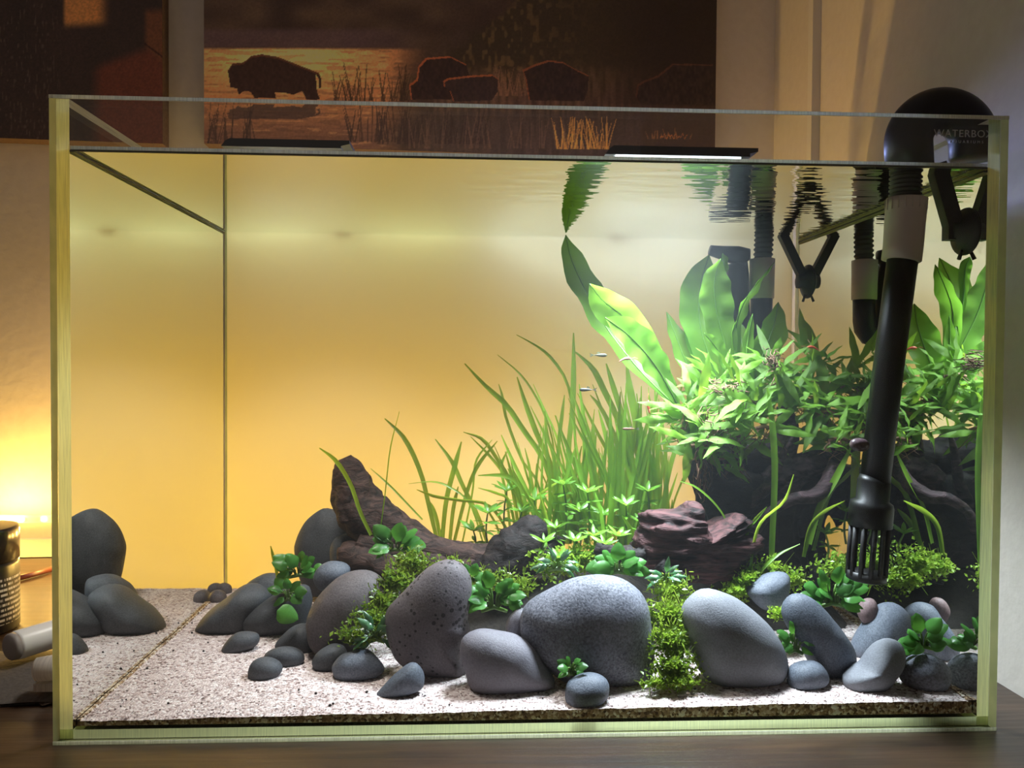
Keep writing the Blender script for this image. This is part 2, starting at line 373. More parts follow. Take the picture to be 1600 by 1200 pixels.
# ------------------------------------------------------------------ pictures on the wall (flat prints painted per vertex)
def proj_np(P):
    Q = P-CAM; z = Q@_F
    return 800+FPX*(Q@_R)/z, 600-FPX*(Q@_U)/z
def s2l(c):
    c = np.asarray(c, float)/255; return np.where(c <= .04045, c/12.92, ((c+.055)/1.055)**2.4)
def inpoly(x, y, P):
    r = np.zeros(x.shape, bool); n = len(P); j = n-1
    for i in range(n):
        xi, yi = P[i]; xj, yj = P[j]
        c = ((yi > y) != (yj > y)) & (x < (xj-xi)*(y-yi)/(yj-yi+1e-9)+xi); r ^= c; j = i
    return r
rng = np.random.default_rng(5)
def vnoise(x, y, sx, sy, seed):
    r = np.random.default_rng(seed); G = r.random((64, 64))
    u = x/sx; v = y/sy; i = np.floor(u).astype(int); j = np.floor(v).astype(int); fu = u-i; fv = v-j
    fu = fu*fu*(3-2*fu); fv = fv*fv*(3-2*fv); g = lambda a, b_: G[a % 64, b_ % 64]
    return (g(i, j)*(1-fu)+g(i+1, j)*fu)*(1-fv)+(g(i, j+1)*(1-fu)+g(i+1, j+1)*fu)*fv
def sst(a, b_, x): t = np.clip((x-a)/(b_-a), 0, 1); return t*t*(3-2*t)
def mixc(c, k, col): return c*(1-k[..., None])+np.array(col, float)*k[..., None]

def bison_picture(x, y):
    c = np.zeros(x.shape+(3,)); c[:] = (44, 29, 23)
    c = mixc(c, .8*vnoise(x, y, 40, 22, 1)*(1-sst(620, 900, x)), (78, 56, 40))
    c = mixc(c, sst(40, 52, y)*(1-sst(70, 80, y))*(1-sst(560, 680, x))*.8, (74, 52, 50))
    edge = 640-np.clip((y-75)*.2, -40, 60)
    glow = np.exp(-((x-440)/120)**2-((y-88)/45)**2)
    wat = sst(73, 79, y)*(1-sst(edge-40, edge+40, x))
    wc = np.zeros_like(c); wc[:] = (150, 92, 56); wc = mixc(wc, np.clip(glow*1.2, 0, 1), (226, 158, 88))
    wc = mixc(wc, sst(150, 222, y)*.75, (82, 52, 42)); rip = vnoise(x, y, 26, 3, 2); wc = mixc(wc, (rip > .66)*.30, (70, 44, 36))
    wc = mixc(wc, (rip < .2)*.2, (235, 170, 100))
    c = c*(1-wat[..., None])+wc*wat[..., None]
    # bank and bush on the right
    bush = sst(0, 30, (x-(770-(y-20)*1.35))+20*(vnoise(x, y, 14, 10, 3)-.5))*(1-sst(120, 165, y))
    c = mixc(c, bush*.9, (43, 31, 20)); c = mixc(c, bush*sst(.55, .8, vnoise(x, y, 5, 9, 4))*.5*(1-sst(780, 960, x)), (96, 66, 36))
    right = sst(620, 700, x)
    c = mixc(c, right*sst(95, 120, y)*(1-sst(880, 1080, x)*.8)*.55*vnoise(x, y, 4, 34, 6), (118, 78, 56))
    c = mixc(c, right*sst(165, 185, y)*.6, (52, 37, 32)); c = mixc(c, sst(900, 1060, x)*.75*(1-sst(160, 170, y)), (24, 14, 12))
    # reeds
    for x0, x1, yb, h, n, col, sd in ((322, 400, 225, 70, 26, (48, 30, 24), 1), (545, 640, 222, 75, 40, (50, 32, 26), 2), (590, 770, 225, 55, 60, (46, 30, 26), 3),
                              (520, 640, 158, 60, 46, (48, 32, 22), 4), (870, 950, 233, 52, 46, (176, 112, 50), 5), (640, 900, 232, 60, 40, (84, 56, 42), 6), (1010, 1080, 217, 18, 12, (120, 72, 40), 7),
                              (770, 830, 150, 50, 30, (100, 64, 44), 8)):
        r = random.Random(sd)
        for k in range(n):
            bx = r.uniform(x0, x1); hh = h*r.uniform(.4, 1); ln = r.uniform(-.25, .25); wd = r.uniform(.7, 1.5)
            t = (yb-y)/hh; k_ = ((np.abs(x-(bx+ln*(yb-y)+ln*8*t*t)) < wd*(1.1-t*.6)) & (t > 0) & (t < 1))
            c = mixc(c, k_*.62, col)
    s = 3.478; P = lambda pts, ox=320: [(ox+a/s, b_/s) for a, b_ in pts]
    B1 = P([(125,385),(150,345),(210,340),(250,305),(310,295),(400,310),(500,350),(590,385),(620,396),(633,430),(630,482),(618,480),(620,430),(604,404),(606,470),(612,505),(627,541),(590,543),(552,541),(530,495),(480,515),(440,505),(380,500),(388,535),(270,532),(250,500),(215,492),(185,517),(175,480),(140,475)])
    B2 = P([(1110,460),(1150,430),(1160,360),(1200,315),(1330,305),(1420,350),(1440,420),(1400,540),(1120,540)])
    B3 = P([(1295,440),(1320,425),(1450,410),(1560,405),(1595,430),(1590,500),(1560,545),(1350,552),(1330,490),(1300,470)])
    B4 = P([(265,380),(330,350),(400,328),(480,335),(560,380),(625,410),(620,490),(600,550),(300,545),(280,420)], 740)
    B5 = P([(880,520),(890,460),(920,440),(1000,410),(1080,345),(1300,350),(1300,570),(900,560)], 740)
    refl = inpoly(x+3*vnoise(x, y, 9, 3, 8), 160-(y-160)*2.2, B1); c = mixc(c, (refl & (y > 160) & (y < 186))*.75, (52, 34, 30))
    for B, rim, col in ((B1, .35, (40, 23, 18)), (B2, 1, (34, 21, 18)), (B3, .9, (38, 26, 24)), (B4, .7, (31, 20, 18)), (B5, .25, (24, 15, 14))):
        k = inpoly(x, y, B); kr = k & ~inpoly(x-2.2, y-2.6, B) if B is not B1 else k & ~inpoly(x, y-3.2, B) & (y < 120)
        c = mixc(c, k*1.0, col); c = mixc(c, k*.4*vnoise(x, y, 3, 6, 9), (64, 42, 32)); c = mixc(c, kr*rim*.8, (150, 72, 38))
    # signature scribble
    sg = (np.abs(y-(213+4*np.sin(x*.9)*np.sin(x*.23+1))) < 1.0) & (x > 1031) & (x < 1074); c = mixc(c, sg*.8, (142, 76, 34))
    c *= (.92+.16*vnoise(x, y, 2.2, 2.2, 11))[..., None]
    return c
def blurred_picture(x, y):
    c = np.zeros(x.shape+(3,)); c[:] = (36, 25, 20)
    c = mixc(c, .5*vnoise(x, y, 30, 60, 21), (50, 33, 28))
    k = sst(-12, 14, x-(150-np.clip(y-70, 0, 60)*.02)+0)*sst(-10, 10, y-(105-(x-150)*.36)); c = mixc(c, k, (74, 36, 24))
    c = mixc(c, sst(222, 232, x)*(1-sst(64, 80, y-(x-225)*.9))*sst(8, 24, y), (78, 44, 26))
    k = sst(96, 104, x)*(1-sst(150, 175, x))*(1-sst(28, 46, y-(160-x)*.06)); c = mixc(c, k, (146, 92, 48))
    c = mixc(c, (np.abs(y-(68+(x-226)*.75)) < 1.6)*(x > 226)*.8, (30, 14, 10))
    c = mixc(c, sst(.72, .9, vnoise(x, y, 2, 9, 22))*(1-sst(60, 120, x))*.3, (100, 84, 66))
    c *= (.88+.24*vnoise(x, y, 2, 2, 12))[..., None]
    return c
def paint_mat():
    m, nt, out = mat('printed_canvas'); p = N(nt, 'BsdfPrincipled', Roughness=0.5); at = N(nt, 'Attribute', attribute_name='paint')
    L(nt, at.outputs['Color'], p.inputs['Base Color']); tc = N(nt, 'TexCoord'); wv = N(nt, 'TexNoise', Scale=700.0); L(nt, tc.outputs['Object'], wv.inputs['Vector'])
    b = N(nt, 'Bump', Strength=0.25, Distance=0.001); L(nt, wv.outputs['Fac'], b.inputs['Height']); L(nt, b.outputs[0], p.inputs['Normal']); L(nt, p.outputs[0], out.inputs[0]); return m
M['paint'] = paint_mat()
T = Vector((1, WK, 0)).normalized(); NW = Vector((WK, -1, 0)).normalized()
def canvas(name, px0, px1, py0, pyb0, pyb1, fn, label, nx, ny, gain):
    OFF = 0.024
    A = WP(px0, pyb0, OFF); B_ = WP(px1, pyb1, OFF); top = WP(px0, py0, OFF)
    wdt = (B_-A).dot(T); h = top.z-A.z
    root = empty(name, A, label, 'painting')
    U, V = np.meshgrid(np.linspace(0, wdt, nx), np.linspace(0, h, ny))
    P = np.array(A)+U[..., None]*np.array(T)+V[..., None]*np.array((0, 0, 1.0))
    x, y = proj_np(P); c = np.clip(s2l(fn(x, y))*np.array(gain), 0, 1)
    me = bpy.data.meshes.new('canvas_print')
    vv = (P-np.array(A)).reshape(-1, 3)
    idx = np.arange(nx*ny).reshape(ny, nx); f = np.stack([idx[:-1, :-1], idx[:-1, 1:], idx[1:, 1:], idx[1:, :-1]], -1).reshape(-1, 4)
    me.from_pydata(vv.tolist(), [], f.tolist()); at = me.attributes.new('paint', 'FLOAT_COLOR', 'POINT')
    at.data.foreach_set('color', np.concatenate([c, np.ones(c.shape[:2]+(1,))], -1).astype(np.float32).ravel()); me.materials.append(M['paint'])
    link('canvas_print', me, root)
    b = MB(); pts = []
    for off in (0.0005, OFF-.001):
        for (u, v) in ((0, 0), (wdt, 0), (wdt, h), (0, h)): pts.append(T*u + Vector((0, 0, v)) - NW*off)
    b.add(pts, [(4,5,6,7), (0,1,5,4), (1,2,6,5), (2,3,7,6), (3,0,4,7)])
    o = link('stretcher', b.mesh('stretcher', simple('canvas_edge', (0.11, 0.065, 0.045), .7, noise_amt=.3, scale=300), False), root)
canvas('bison_painting', 319, 1117, -150, 224, 243.5, bison_picture, 'wide canvas painting of dark bison wading a river at sunset', 680, 316, (3.1, 3.8, 4.8))
canvas('dark_painting', -130, 254, -150, 211, 215, blurred_picture, 'dark brown canvas painting at left with an orange patch', 260, 250, (3.0, 3.5, 4.2))

# ------------------------------------------------------------------ aquarium
HAZE = 0.10
X0, X1, YD, H, G = -0.300, 0.300, 0.305, 0.3987, 0.008     # outer sides, inner back face, height, glass thickness
YB = YD+G; ZW = 0.368; FL = 0.006; XI0, XI1 = X0+G, X1-G
tank = empty('aquarium', (0, YB/2, 0), 'rimless clear glass aquarium with green glass edges standing on the dark table', 'aquarium')
GM = [M['pane_inner'], M['pane_wet'], M['pane_dry'], M['edge'], M['edge_pale']]
def pane(name, x0, x1, y0, y1, outer, inner, edges, topm=4):
    """box split at the water level; outer/inner name the face index (2 front,3 back,4 left,5 right)"""
    b = MB()
    for z0, z1, wet in ((FL+.0002 if name != 'front_pane' else 0.0002, ZW, True), (ZW, H, False)):
        mi = [3, 3, 3, 3, 3, 3]
        mi[outer] = 1 if wet else 2; mi[inner] = 0 if wet else 2
        for e in edges:
            if wet or edges[e] == 3: mi[e] = edges[e]
        mi[1] = topm
        n0 = len(b.f); b.box(x0, x1, y0, y1, z0, z1, mi)
        k = 1 if wet else 0                      # drop the internal cap at the water level
        if wet and name == 'side_pane':          # the water side carries the total reflection, its normal facing the glass
            b.f[n0+inner] = b.f[n0+inner][::-1]
        del b.f[n0+k]; del b.m[n0+k]
    return b.build(name, GM, tank, smooth=False)
pane('front_pane', X0, X1, 0, G-.0002, 2, 3, {4: 3, 5: 3})
pane('back_pane', XI0+.0002, XI1-.0002, YD, YB, 3, 2, {4: 3, 5: 3})
pane('side_pane', X0, XI0, G, YB, 4, 5, {2: 3, 3: 3, 4: 0, 5: 1})
pane('side_pane', XI1, X1, G, YB, 5, 4, {2: 3, 3: 3, 5: 0, 4: 1})
b = MB(); b.box(XI0+.0002, XI1-.0002, G, YB, 0.0002, FL, [4, 0, 3, 4, 4, 4]); b.box(X0, XI0, G, YB, .0002, FL, [0, 0, 3, 3, 3, 3]); b.box(XI1, X1, G, YB, .0002, FL, [0, 0, 3, 3, 3, 3])
b.build('bottom_pane', GM, tank, smooth=False)
# polished top rim of the front pane and the lower polished edge
b = MB(); b.box(X0, X1, -.0004, .0002, H-.0023, H-.0002); b.build('rim_edge', M['edge_pale'], tank, smooth=False)
b = MB(); b.box(X0, X1, -.0004, .0002, .0003, .0024); b.build('lower_edge', M['edge_pale'], tank, smooth=False)
for sx in (-1, 1):       # left silicone seam; right pale strip added for the pane edge's glow
    b = MB(); x = XI0 if sx < 0 else XI1
    if sx < 0: b.box(x, x+.0007, YD-.0007, YD, FL+.003, ZW-.001)
    else: b.box(x-.0032, x-.0002, YB+.0005, YB+.0015, FL+.001, H-.008)
    b.build('silicone_and_glow_strip', M['seam'] if sx < 0 else M['edge_pale'], tank, smooth=False)
b = MB(); b.box(XI0, XI1-.0034, YB+.0005, YB+.0017, FL, H-.008)
tag(b.build('backdrop_film', M['film'], tank, smooth=False))
# water body: ripple surface on top, clear sides, and the meniscus along the glass
WX0, WX1, WY0, WY1 = XI0+.0003, XI1-.0003, G+.0003, YD-.0003
b = MB(); nx, ny = 80, 40; V = []; Fs = []
for j in range(ny+1):
    for i in range(nx+1):
        V.append((WX0+(WX1-WX0)*i/nx, WY0+(WY1-WY0)*j/ny, ZW))
for j in range(ny):
    for i in range(nx): a = j*(nx+1)+i; Fs.append((a, a+1, a+nx+2, a+nx+1))
b.add(V, Fs, 0)
def haze_side():
    m = clear('water_side', (1, 1, 1)); return m
M['water_side'] = haze_side()
for mk in ('water_side', 'water_top'):
    nt = M[mk].node_tree; vs = N(nt, 'VolumeScatter', Density=HAZE, Anisotropy=0.2); vs.inputs['Color'].default_value = (0.86, 0.94, 1.0, 1)
    L(nt, vs.outputs[0], nt.nodes['Material Output'].inputs['Volume'])
b.box(WX0, WX1, WY0, WY1, FL+.0001, ZW, 1); del b.f[-5]; del b.m[-5]
wat = tag(b.build('water', [M['water_top'], M['water_side']]), 'clear rippled water filling the aquarium nearly to the rim', 'water', kind='stuff')
b = MB()
for (a0, a1, c0, c1, z0, z1, k) in ((WX0, WX1, WY0, WY0+.0009, ZW+.0002, ZW+.0022, 0), (WX0, WX1, WY0, WY0+.0012, ZW-.0012, ZW-.0001, 1),
        (WX0, WX0+.0012, WY0+.002, WY1, ZW-.0019, ZW-.0009, 2), (WX0, WX0+.0010, WY0+.002, WY1, ZW-.0008, ZW-.0003, 1),
        (WX1-.0012, WX1, WY0+.002, WY1, ZW-.0045, ZW-.0030, 2), (WX1-.0012, WX1, WY0+.002, WY1, ZW-.0012, ZW-.0003, 2), (WX1-.0008, WX1, WY0+.002, WY1, ZW-.0028, ZW-.0016, 1)):
    b.box(a0, a1, c0, c1, z0, z1, k)
men = b.build('meniscus', [M['edge_pale'], simple('water_line', (.06, .06, .04), .3), edge_glass('yellow_water_line', (.85, .84, .42))], wat, smooth=False)

# ------------------------------------------------------------------ sand and soil
def zs(x, y):
    return 0.0096 + 0.0046*max(0, min(1, (x+.25)/.42)) + 0.0012*max(0, min(1, y/.3)) + .0011*(noise.noise(Vector((x*14, y*14, 1)))) + .0005*noise.noise(Vector((x*60, y*60, 4)))
SX0, SX1, SY0, SY1 = WX0+.0002, WX1-.0002, .0124, WY1-.0002
b = MB(); nx, ny = 240, 110; V = []; Fs = []
for j in range(ny+1):
    for i in range(nx+1):
        x = SX0+(SX1-SX0)*i/nx; y = SY0+(SY1-SY0)*j/ny
        V.append((x, y, zs(x, y)+.0005*noise.noise(Vector((x*300, y*300, 0)))))
for j in range(ny):
    for i in range(nx): a = j*(nx+1)+i; Fs.append((a, a+1, a+nx+2, a+nx+1))
b.add(V, Fs, 0)
def skirt(ids):
    base = [V[i] for i in ids]; n = len(base)
    b.add(base+[(p[0], p[1], FL+.0003) for p in base], [(k, n+k, n+k+1, k+1) for k in range(n-1)], 1)
skirt([i for i in range(nx+1)]); skirt([j*(nx+1) for j in range(ny, -1, -1)]); skirt([j*(nx+1)+nx for j in range(ny+1)]); skirt([ny*(nx+1)+i for i in range(nx, -1, -1)])
sand = tag(b.build('sand', [M['sand'], M['sand_brown']]), 'pale pinkish sand bed with a brown stained edge along the glass', 'sand', kind='stuff')
# loose grains on the surface near the glass
r = random.Random(3); b = MB()
for k in range(5200):
    x = r.uniform(SX0+.002, SX1-.002); y = SY0+.001+(.20*r.random()**1.5); z = zs(x, y)+.0002; s = r.uniform(.0004, .0009)
    q = [Vector((r.uniform(-1, 1), r.uniform(-1, 1), r.uniform(-1, 1))).normalized() for _ in range(4)]
    b.add([(x+s, y, z), (x-s*.6, y+s*.8, z), (x-s*.5, y-s*.9, z), (x+q[0].x*s*.3, y+q[0].y*s*.3, z+s*.9)], [(0, 1, 3), (1, 2, 3), (2, 0, 3)])
b.build('grain', M['sand'], sand, smooth=False)['kind'] = 'stuff'
b = MB()
for xa, xb in ((SX0, SX0+.0022), (SX1-.0022, SX1)):
    n = 90; V = []
    for i in range(n+1):
        y = SY0+(SY1-SY0)*i/n; wv = .0009*noise.noise(Vector((y*90, xa*40, 2)))
        x0, x1 = (xa, xb+wv) if xa < 0 else (xa+wv, xb)
        V += [(x0, y, zs(x0, y)+.0010), (x1, y, zs(x1, y)+.0010), (x1, y, FL+.001), (x0, y, FL+.001)]
    b.add(V, [(4*i+q, 4*i+4+q, 4*i+4+(q+1) % 4, 4*i+(q+1) % 4) for i in range(n) for q in range(4)])
b.build('stained_edge', M['sand_brown'], sand, smooth=False)['kind'] = 'stuff'
b = MB(); nx, ny = 70, 26; V = []; Fs = []
def zmound(x, y):
    ky = max(0, min(1, (y-.13)/.07)); ky = ky*ky*(3-2*ky); kb = max(0, min(1, (.300-y)/.03))
    kx = max(0, min(1, (x+.185)/.07))*max(0, min(1, (.288-x)/.03))
    return .004+ky*kb**.5*kx**.5*(.040+.016*noise.noise(Vector((x*20, y*20, 7))))
for j in range(ny+1):
    for i in range(nx+1):
        x = -.20+.489*i/nx; y = .115+.187*j/ny; V.append((x, y, zmound(x, y)))
for j in range(ny):
    for i in range(nx): a = j*(nx+1)+i; Fs.append((a, a+1, a+nx+2, a+nx+1))
b.add(V, Fs)
tag(b.build('soil', M['soil']), 'dark soil mound behind the stones under the plants', 'soil', kind='stuff')

# ------------------------------------------------------------------ stones
def polar(poly, n):
    """outline as radius samples around its centroid (pixel space)"""
    P = np.array(poly, float); Q = np.vstack([P, P[:1]])
    # closed catmull-rom resample
    m = len(P); out = []
    for i in range(m):
        a, b_, c, d = P[(i-1) % m], P[i], P[(i+1) % m], P[(i+2) % m]
        for u in np.linspace(0, 1, 12, endpoint=False):
            out.append(.5*((2*b_)+(-a+c)*u+(2*a-5*b_+4*c-d)*u*u+(-a+3*b_-3*c+d)*u**3))
    C = np.array(out); ce = (C.max(0)+C.min(0))/2*.5 + C.mean(0)*.5
    an = np.arctan2(C[:, 1]-ce[1], C[:, 0]-ce[0]); rr = np.hypot(C[:, 0]-ce[0], C[:, 1]-ce[1])
    o = np.argsort(an); an = an[o]; rr = rr[o]
    an = np.concatenate([an-2*PI, an, an+2*PI]); rr = np.tile(rr, 3)
    th = np.linspace(-PI, PI, n, endpoint=False)
    return ce, th, np.interp(th, an, rr)
def inflate(poly, y, depth, seed, nth=56, nph=28, rough=.012, pw=1.0, disp=None, low=0.0):
    """closed solid with the given outline at depth y and the given thickness; returns verts, faces"""
    ce, th, rr = polar(poly, nth); c = W(ce[0], ce[1], y); k = PX(y)
    V = []; Fc = []; o = Vector((seed*7.1, seed*3.3, seed*1.7))
    for j in range(1, nph):
        ph = PI*j/nph; sr = math.sin(ph)**pw; cy = -math.cos(ph)*depth/2
        for i in range(nth):
            x = rr[i]*math.cos(th[i])*k*sr; z = -rr[i]*math.sin(th[i])*k*sr
            p = Vector((x, cy, z)); q = p/max(.02, k*rr.mean())
            f = 1 + rough*2*noise.noise(q*1.3+o) + rough*noise.noise(q*3+o)
            if disp: f *= 1+disp(q+o, p)
            V.append(c+p*f)
    for j in range(nph-2):
        for i in range(nth):
            i2 = (i+1) % nth; Fc.append((j*nth+i, (j+1)*nth+i, (j+1)*nth+i2, j*nth+i2))
    a = len(V); V.append(c+Vector((0, -depth/2, 0))); V.append(c+Vector((0, depth/2, 0)))
    for i in range(nth):
        i2 = (i+1) % nth; Fc.append((i, i2, a)); Fc.append(((nph-2)*nth+i2, (nph-2)*nth+i, a+1))
    return c, V, Fc
def foot_depth(px, py):
    y = .1
    for _ in range(6): p = Z(px, py, zs(0, y)+.001); y = max(.009, p.y); p = Z(px, py, zs(p.x, p.y)); y = p.y
    return p.y
STONES = [
 # outline, material, thickness factor, depth (None: from the foot on the sand), label
 ([(462,866),(464,842),(475,817),(500,796),(521,798),(548,815),(562,850),(560,900),(530,930),(480,925)], 'stone_dark', .65, .262, 'tall rounded grey stone at the back, left of the leaning driftwood'),
 ([(517,852),(528,838),(548,834),(566,848),(572,872),(562,900),(535,905),(518,885)], 'stone_dark', .8, .232, 'small dark rounded stone tucked under the left driftwood tip'),
 ([(308,982),(313,971),(328,954),(354,934),(376,917),(393,913),(410,917),(421,930),(413,950),(391,984),(365,992),(322,992)], 'stone_dark', .8, None, 'long dark stone sloping down to the sand, farthest left of the big stones'),
 ([(374,935),(384,915),(404,900),(421,896),(439,899),(450,908),(446,945),(430,965),(400,968),(380,955)], 'stone_dark', .7, .205, 'dark stone hidden behind the long sloping stone at left'),
 ([(381,973),(383,965),(397,950),(421,934),(452,917),(470,914),(482,919),(486,945),(478,975),(456,988),(434,995),(404,996),(387,988)], 'stone_dark', .75, None, 'dark grey stone with one single green leaf in front of it'),
 ([(490,904),(497,887),(512,878),(530,878),(543,884),(546,893),(538,910),(520,922),(499,920)], 'stone_blue', .8, .150, 'small blue grey stone perched atop the big round brown stone at left'),
 ([(479,980),(482,963),(493,939),(508,919),(530,902),(556,892),(579,893),(596,904),(606,930),(600,965),(570,1005),(530,1022),(500,1022),(484,1004)], 'stone_brown', .75, .122, 'big round brownish stone left of the mossy cascade'),
 ([(430,1010),(441,993),(460,978),(478,976),(492,990),(498,1012),(485,1022),(450,1021)], 'stone_dark', .8, None, 'rough dark stone wedged left of the big round brown stone foot'),
 ([(347,1018),(351,1006),(365,991),(382,987),(400,990),(405,999),(400,1009),(382,1017),(356,1022)], 'stone_dark', .75, None, 'small smooth oval pebble lying alone at the left end of the stones'),
 ([(413,1027),(421,1017),(439,1011),(460,1013),(473,1022),(474,1035),(456,1043),(441,1043),(425,1038)], 'stone_dark', .8, None, 'flat dark brownish pebble behind the small round front pebble at left'),
 ([(388,1051),(393,1036),(406,1028),(421,1028),(436,1036),(441,1047),(432,1058),(413,1064),(393,1063)], 'stone_dark', .85, None, 'small round dark pebble nearest the glass at the left end'),
 ([(488,1036),(495,1021),(512,1009),(527,1007),(540,1015),(540,1035),(524,1050),(499,1051)], 'stone_dark', .8, None, 'dark pebble half hidden behind the chipped slate coloured pebble'),
 ([(519,1045),(523,1034),(534,1023),(556,1016),(575,1017),(588,1028),(599,1041),(600,1050),(582,1060),(556,1065),(530,1064)], 'stone_blue', .8, None, 'dark slate coloured pebble with a chipped top below the small dark leafed plant'),
 ([(543,991),(551,980),(564,979),(571,990),(560,1004),(547,1003)], 'stone_blue', .8, .085, 'tiny blue grey pebble caught in the moss beside the dark leafed plant'),
 ([(587,1088),(600,1071),(621,1050),(642,1036),(655,1041),(663,1058),(659,1076),(633,1087),(608,1092)], 'stone_blue', .6, None, 'speckled blue wedge shaped pebble pointing left on the front sand'),
 ([(602,971),(608,946),(633,921),(658,896),(683,877),(706,874),(725,886),(736,908),(736,933),(731,967),(735,985),(725,1008),(724,1037),(730,1064),(692,1064),(650,1054),(621,1033),(607,1003)], 'stone_pit', .62, None, 'tall pitted brown grey stone with a rounded triangular outline'),
 ([(719,1017),(723,996),(746,983),(775,985),(808,994),(829,1008),(846,1029),(869,1064),(862,1074),(817,1084),(767,1088),(737,1076),(725,1048)], 'stone_mauve', .6, None, 'broad mauve grey stone with slanted top, right of the pitted stone foot'),
 ([(790,985),(794,965),(810,950),(829,957),(838,983),(836,1010),(812,1020),(796,1005)], 'stone_mauve', .8, .070, 'small mauve stone squeezed between the mauve slab and the big speckled boulder'),
 ([(812,962),(822,944),(840,930),(867,913),(900,900),(940,897),(973,903),(997,920),(1010,940),(1016,967),(1022,993),(1025,1027),(1022,1056),(1000,1071),(960,1078),(917,1074),(880,1063),(860,1048),(834,1030),(815,998)], 'stone_speck', .55, None, 'largest dark speckled boulder in the middle of the stone row'),
 ([(1063,950),(1085,924),(1110,918),(1140,927),(1170,947),(1200,974),(1222,1004),(1233,1035),(1229,1062),(1200,1075),(1160,1079),(1120,1073),(1095,1054),(1080,1024),(1068,985)], 'stone_light', .6, None, 'large smooth pale grey boulder right of the green carpet cascade'),
 ([(882,1083),(887,1067),(907,1055),(930,1053),(947,1060),(953,1074),(947,1092),(927,1105),(900,1107),(885,1099)], 'stone_blue', .85, None, 'small oval blue grey pebble nearest the front glass, below the speckled boulder'),
 ([(1165,921),(1184,904),(1206,894),(1227,894),(1234,907),(1230,934),(1217,951),(1195,953),(1178,942)], 'stone_blue', .8, .105, 'small blue grey stone perched on top behind the pale boulder'),
 ([(1219,955),(1225,934),(1244,925),(1270,935),(1300,964),(1322,992),(1337,1018),(1339,1042),(1326,1060),(1300,1065),(1275,1052),(1248,1010),(1228,980)], 'stone_blue', .6, None, 'long blue grey stone leaning down to the right beneath the leafy plant'),
 ([(1229,1061),(1236,1042),(1259,1033),(1281,1036),(1295,1055),(1290,1070),(1262,1080),(1236,1076)], 'stone_blue', .85, None, 'small white flecked dark pebble right of the pale boulder foot'),
 ([(1330,1020),(1339,990),(1362,960),(1375,943),(1397,940),(1416,954),(1424,978),(1420,1020),(1395,1046),(1350,1048)], 'stone_blue', .7, .095, 'grey stone standing behind the bent pale stone at right'),
 ([(1317,1071),(1320,1056),(1345,1042),(1362,1018),(1379,1001),(1397,997),(1412,1010),(1411,1036),(1398,1058),(1384,1075),(1362,1084),(1330,1083)], 'stone_light', .7, None, 'smooth bent kidney shaped pale grey stone on the right sand'),
 ([(1406,1056),(1412,1035),(1435,1022),(1461,1023),(1482,1040),(1485,1063),(1469,1081),(1439,1082),(1412,1069)], 'stone_speck', .8, None, 'round speckled dark stone nearest the right glass'),
 ([(1200,884),(1225,864),(1262,858),(1289,866),(1298,888),(1280,915),(1230,918)], 'stone_dark', .7, .215, 'dark flat topped stone at the back under the driftwood trunk'),
 ([(1339,956),(1349,937),(1364,935),(1371,949),(1367,970),(1350,975)], 'stone_pink', .9, .098, 'small pinkish brown stone half hidden by the right leafy plant'),
 ([(326,936),(331,925),(342,922),(352,928),(353,940),(344,946),(331,945)], 'stone_brown', .9, .262, 'small brown pebble alone at the back left corner, the nearer of two'),
 ([(338,926),(340,915),(350,911),(360,916),(361,928),(350,934)], 'stone_brown', .9, .290, 'small brown pebble at the back left corner, the farther of two'),
]
for k, (poly, mt, tf, y, lab) in enumerate(STONES):
    P = np.array(poly); wpx = P[:, 0].max()-P[:, 0].min(); hpx = P[:, 1].max()-P[:, 1].min()
    if y is None:
        ib = int(P[:, 1].argmax()); yf = foot_depth(P[ib, 0], P[ib, 1]-2); th = tf*min(wpx, hpx*1.3)*PX(yf); y = yf+th*.36
    else: th = tf*min(wpx, hpx*1.3)*PX(y)
    y = max(y, G+.0012+th*.52)
    c, V, Fc = inflate(poly, y, th, k+1, rough=.016, pw=.86)
    if y > .07 and P[:, 1].min() > 0 and lab.find('back') >= 0: pass
    b = MB(); b.add(V, Fc)
    me = b.mesh('river_stone', M[mt], True, c)
    o = link('river_stone', me); o.location = c
    tag(o, lab, 'stone', 'smooth river stones')

# ------------------------------------------------------------------ driftwood
def gnarl(seed, amp=.22, fx=5, stretch=1.0):
    o = Vector((seed*5.3, seed*2.9, seed))
    def f(t, an, p):
        q = Vector((math.cos(an)*1.6, math.sin(an)*1.6, t*fx*stretch))+o
        return 1+amp*noise.noise(q)+amp*.55*noise.noise(q*2.7)+amp*.35*noise.noise(Vector((math.cos(an)*7, math.sin(an)*7, t*fx*.8))+o)+amp*.14*noise.noise(q*8)
    return f
def sweep(mb, pts, seed, n=40, seg=28, mi=0, amp=.22, fx=5):
    """pts: (px, py, radius px, depth)"""
    P = catmull(pts, n); tube(mb, [W(p[0], p[1], p[3]) for p in P], [max(.0006, p[2]*PX(p[3])) for p in P], seg, mi, True, gnarl(seed, amp, fx))
WL = 'driftwood'
wd = empty('driftwood', W(690, 880, .20), 'long brown driftwood at left, leaning up to a broken tip against the yellow backdrop', 'driftwood', 'pieces of driftwood')
b = MB()
sweep(b, [(537,716,13,.225),(542,728,23,.225),(549,754,31,.225),(562,788,38,.224),(588,815,38,.22),(625,838,34,.215),(662,856,27,.21),(705,868,24,.205),(750,874,25,.20),(805,880,26,.19)], 1, 60, 30, amp=.26, fx=7)
sweep(b, [(545,760,18,.215),(540,790,16,.212),(545,815,15,.21)], 2, 16, 18, amp=.3)
sweep(b, [(560,850,18,.205),(620,868,20,.20),(700,885,16,.195),(760,890,16,.19)], 3, 30, 20, amp=.3)
sweep(b, [(535,868,22,.205),(565,872,26,.200),(600,885,24,.195),(630,898,20,.19)], 19, 20, 18, amp=.3)
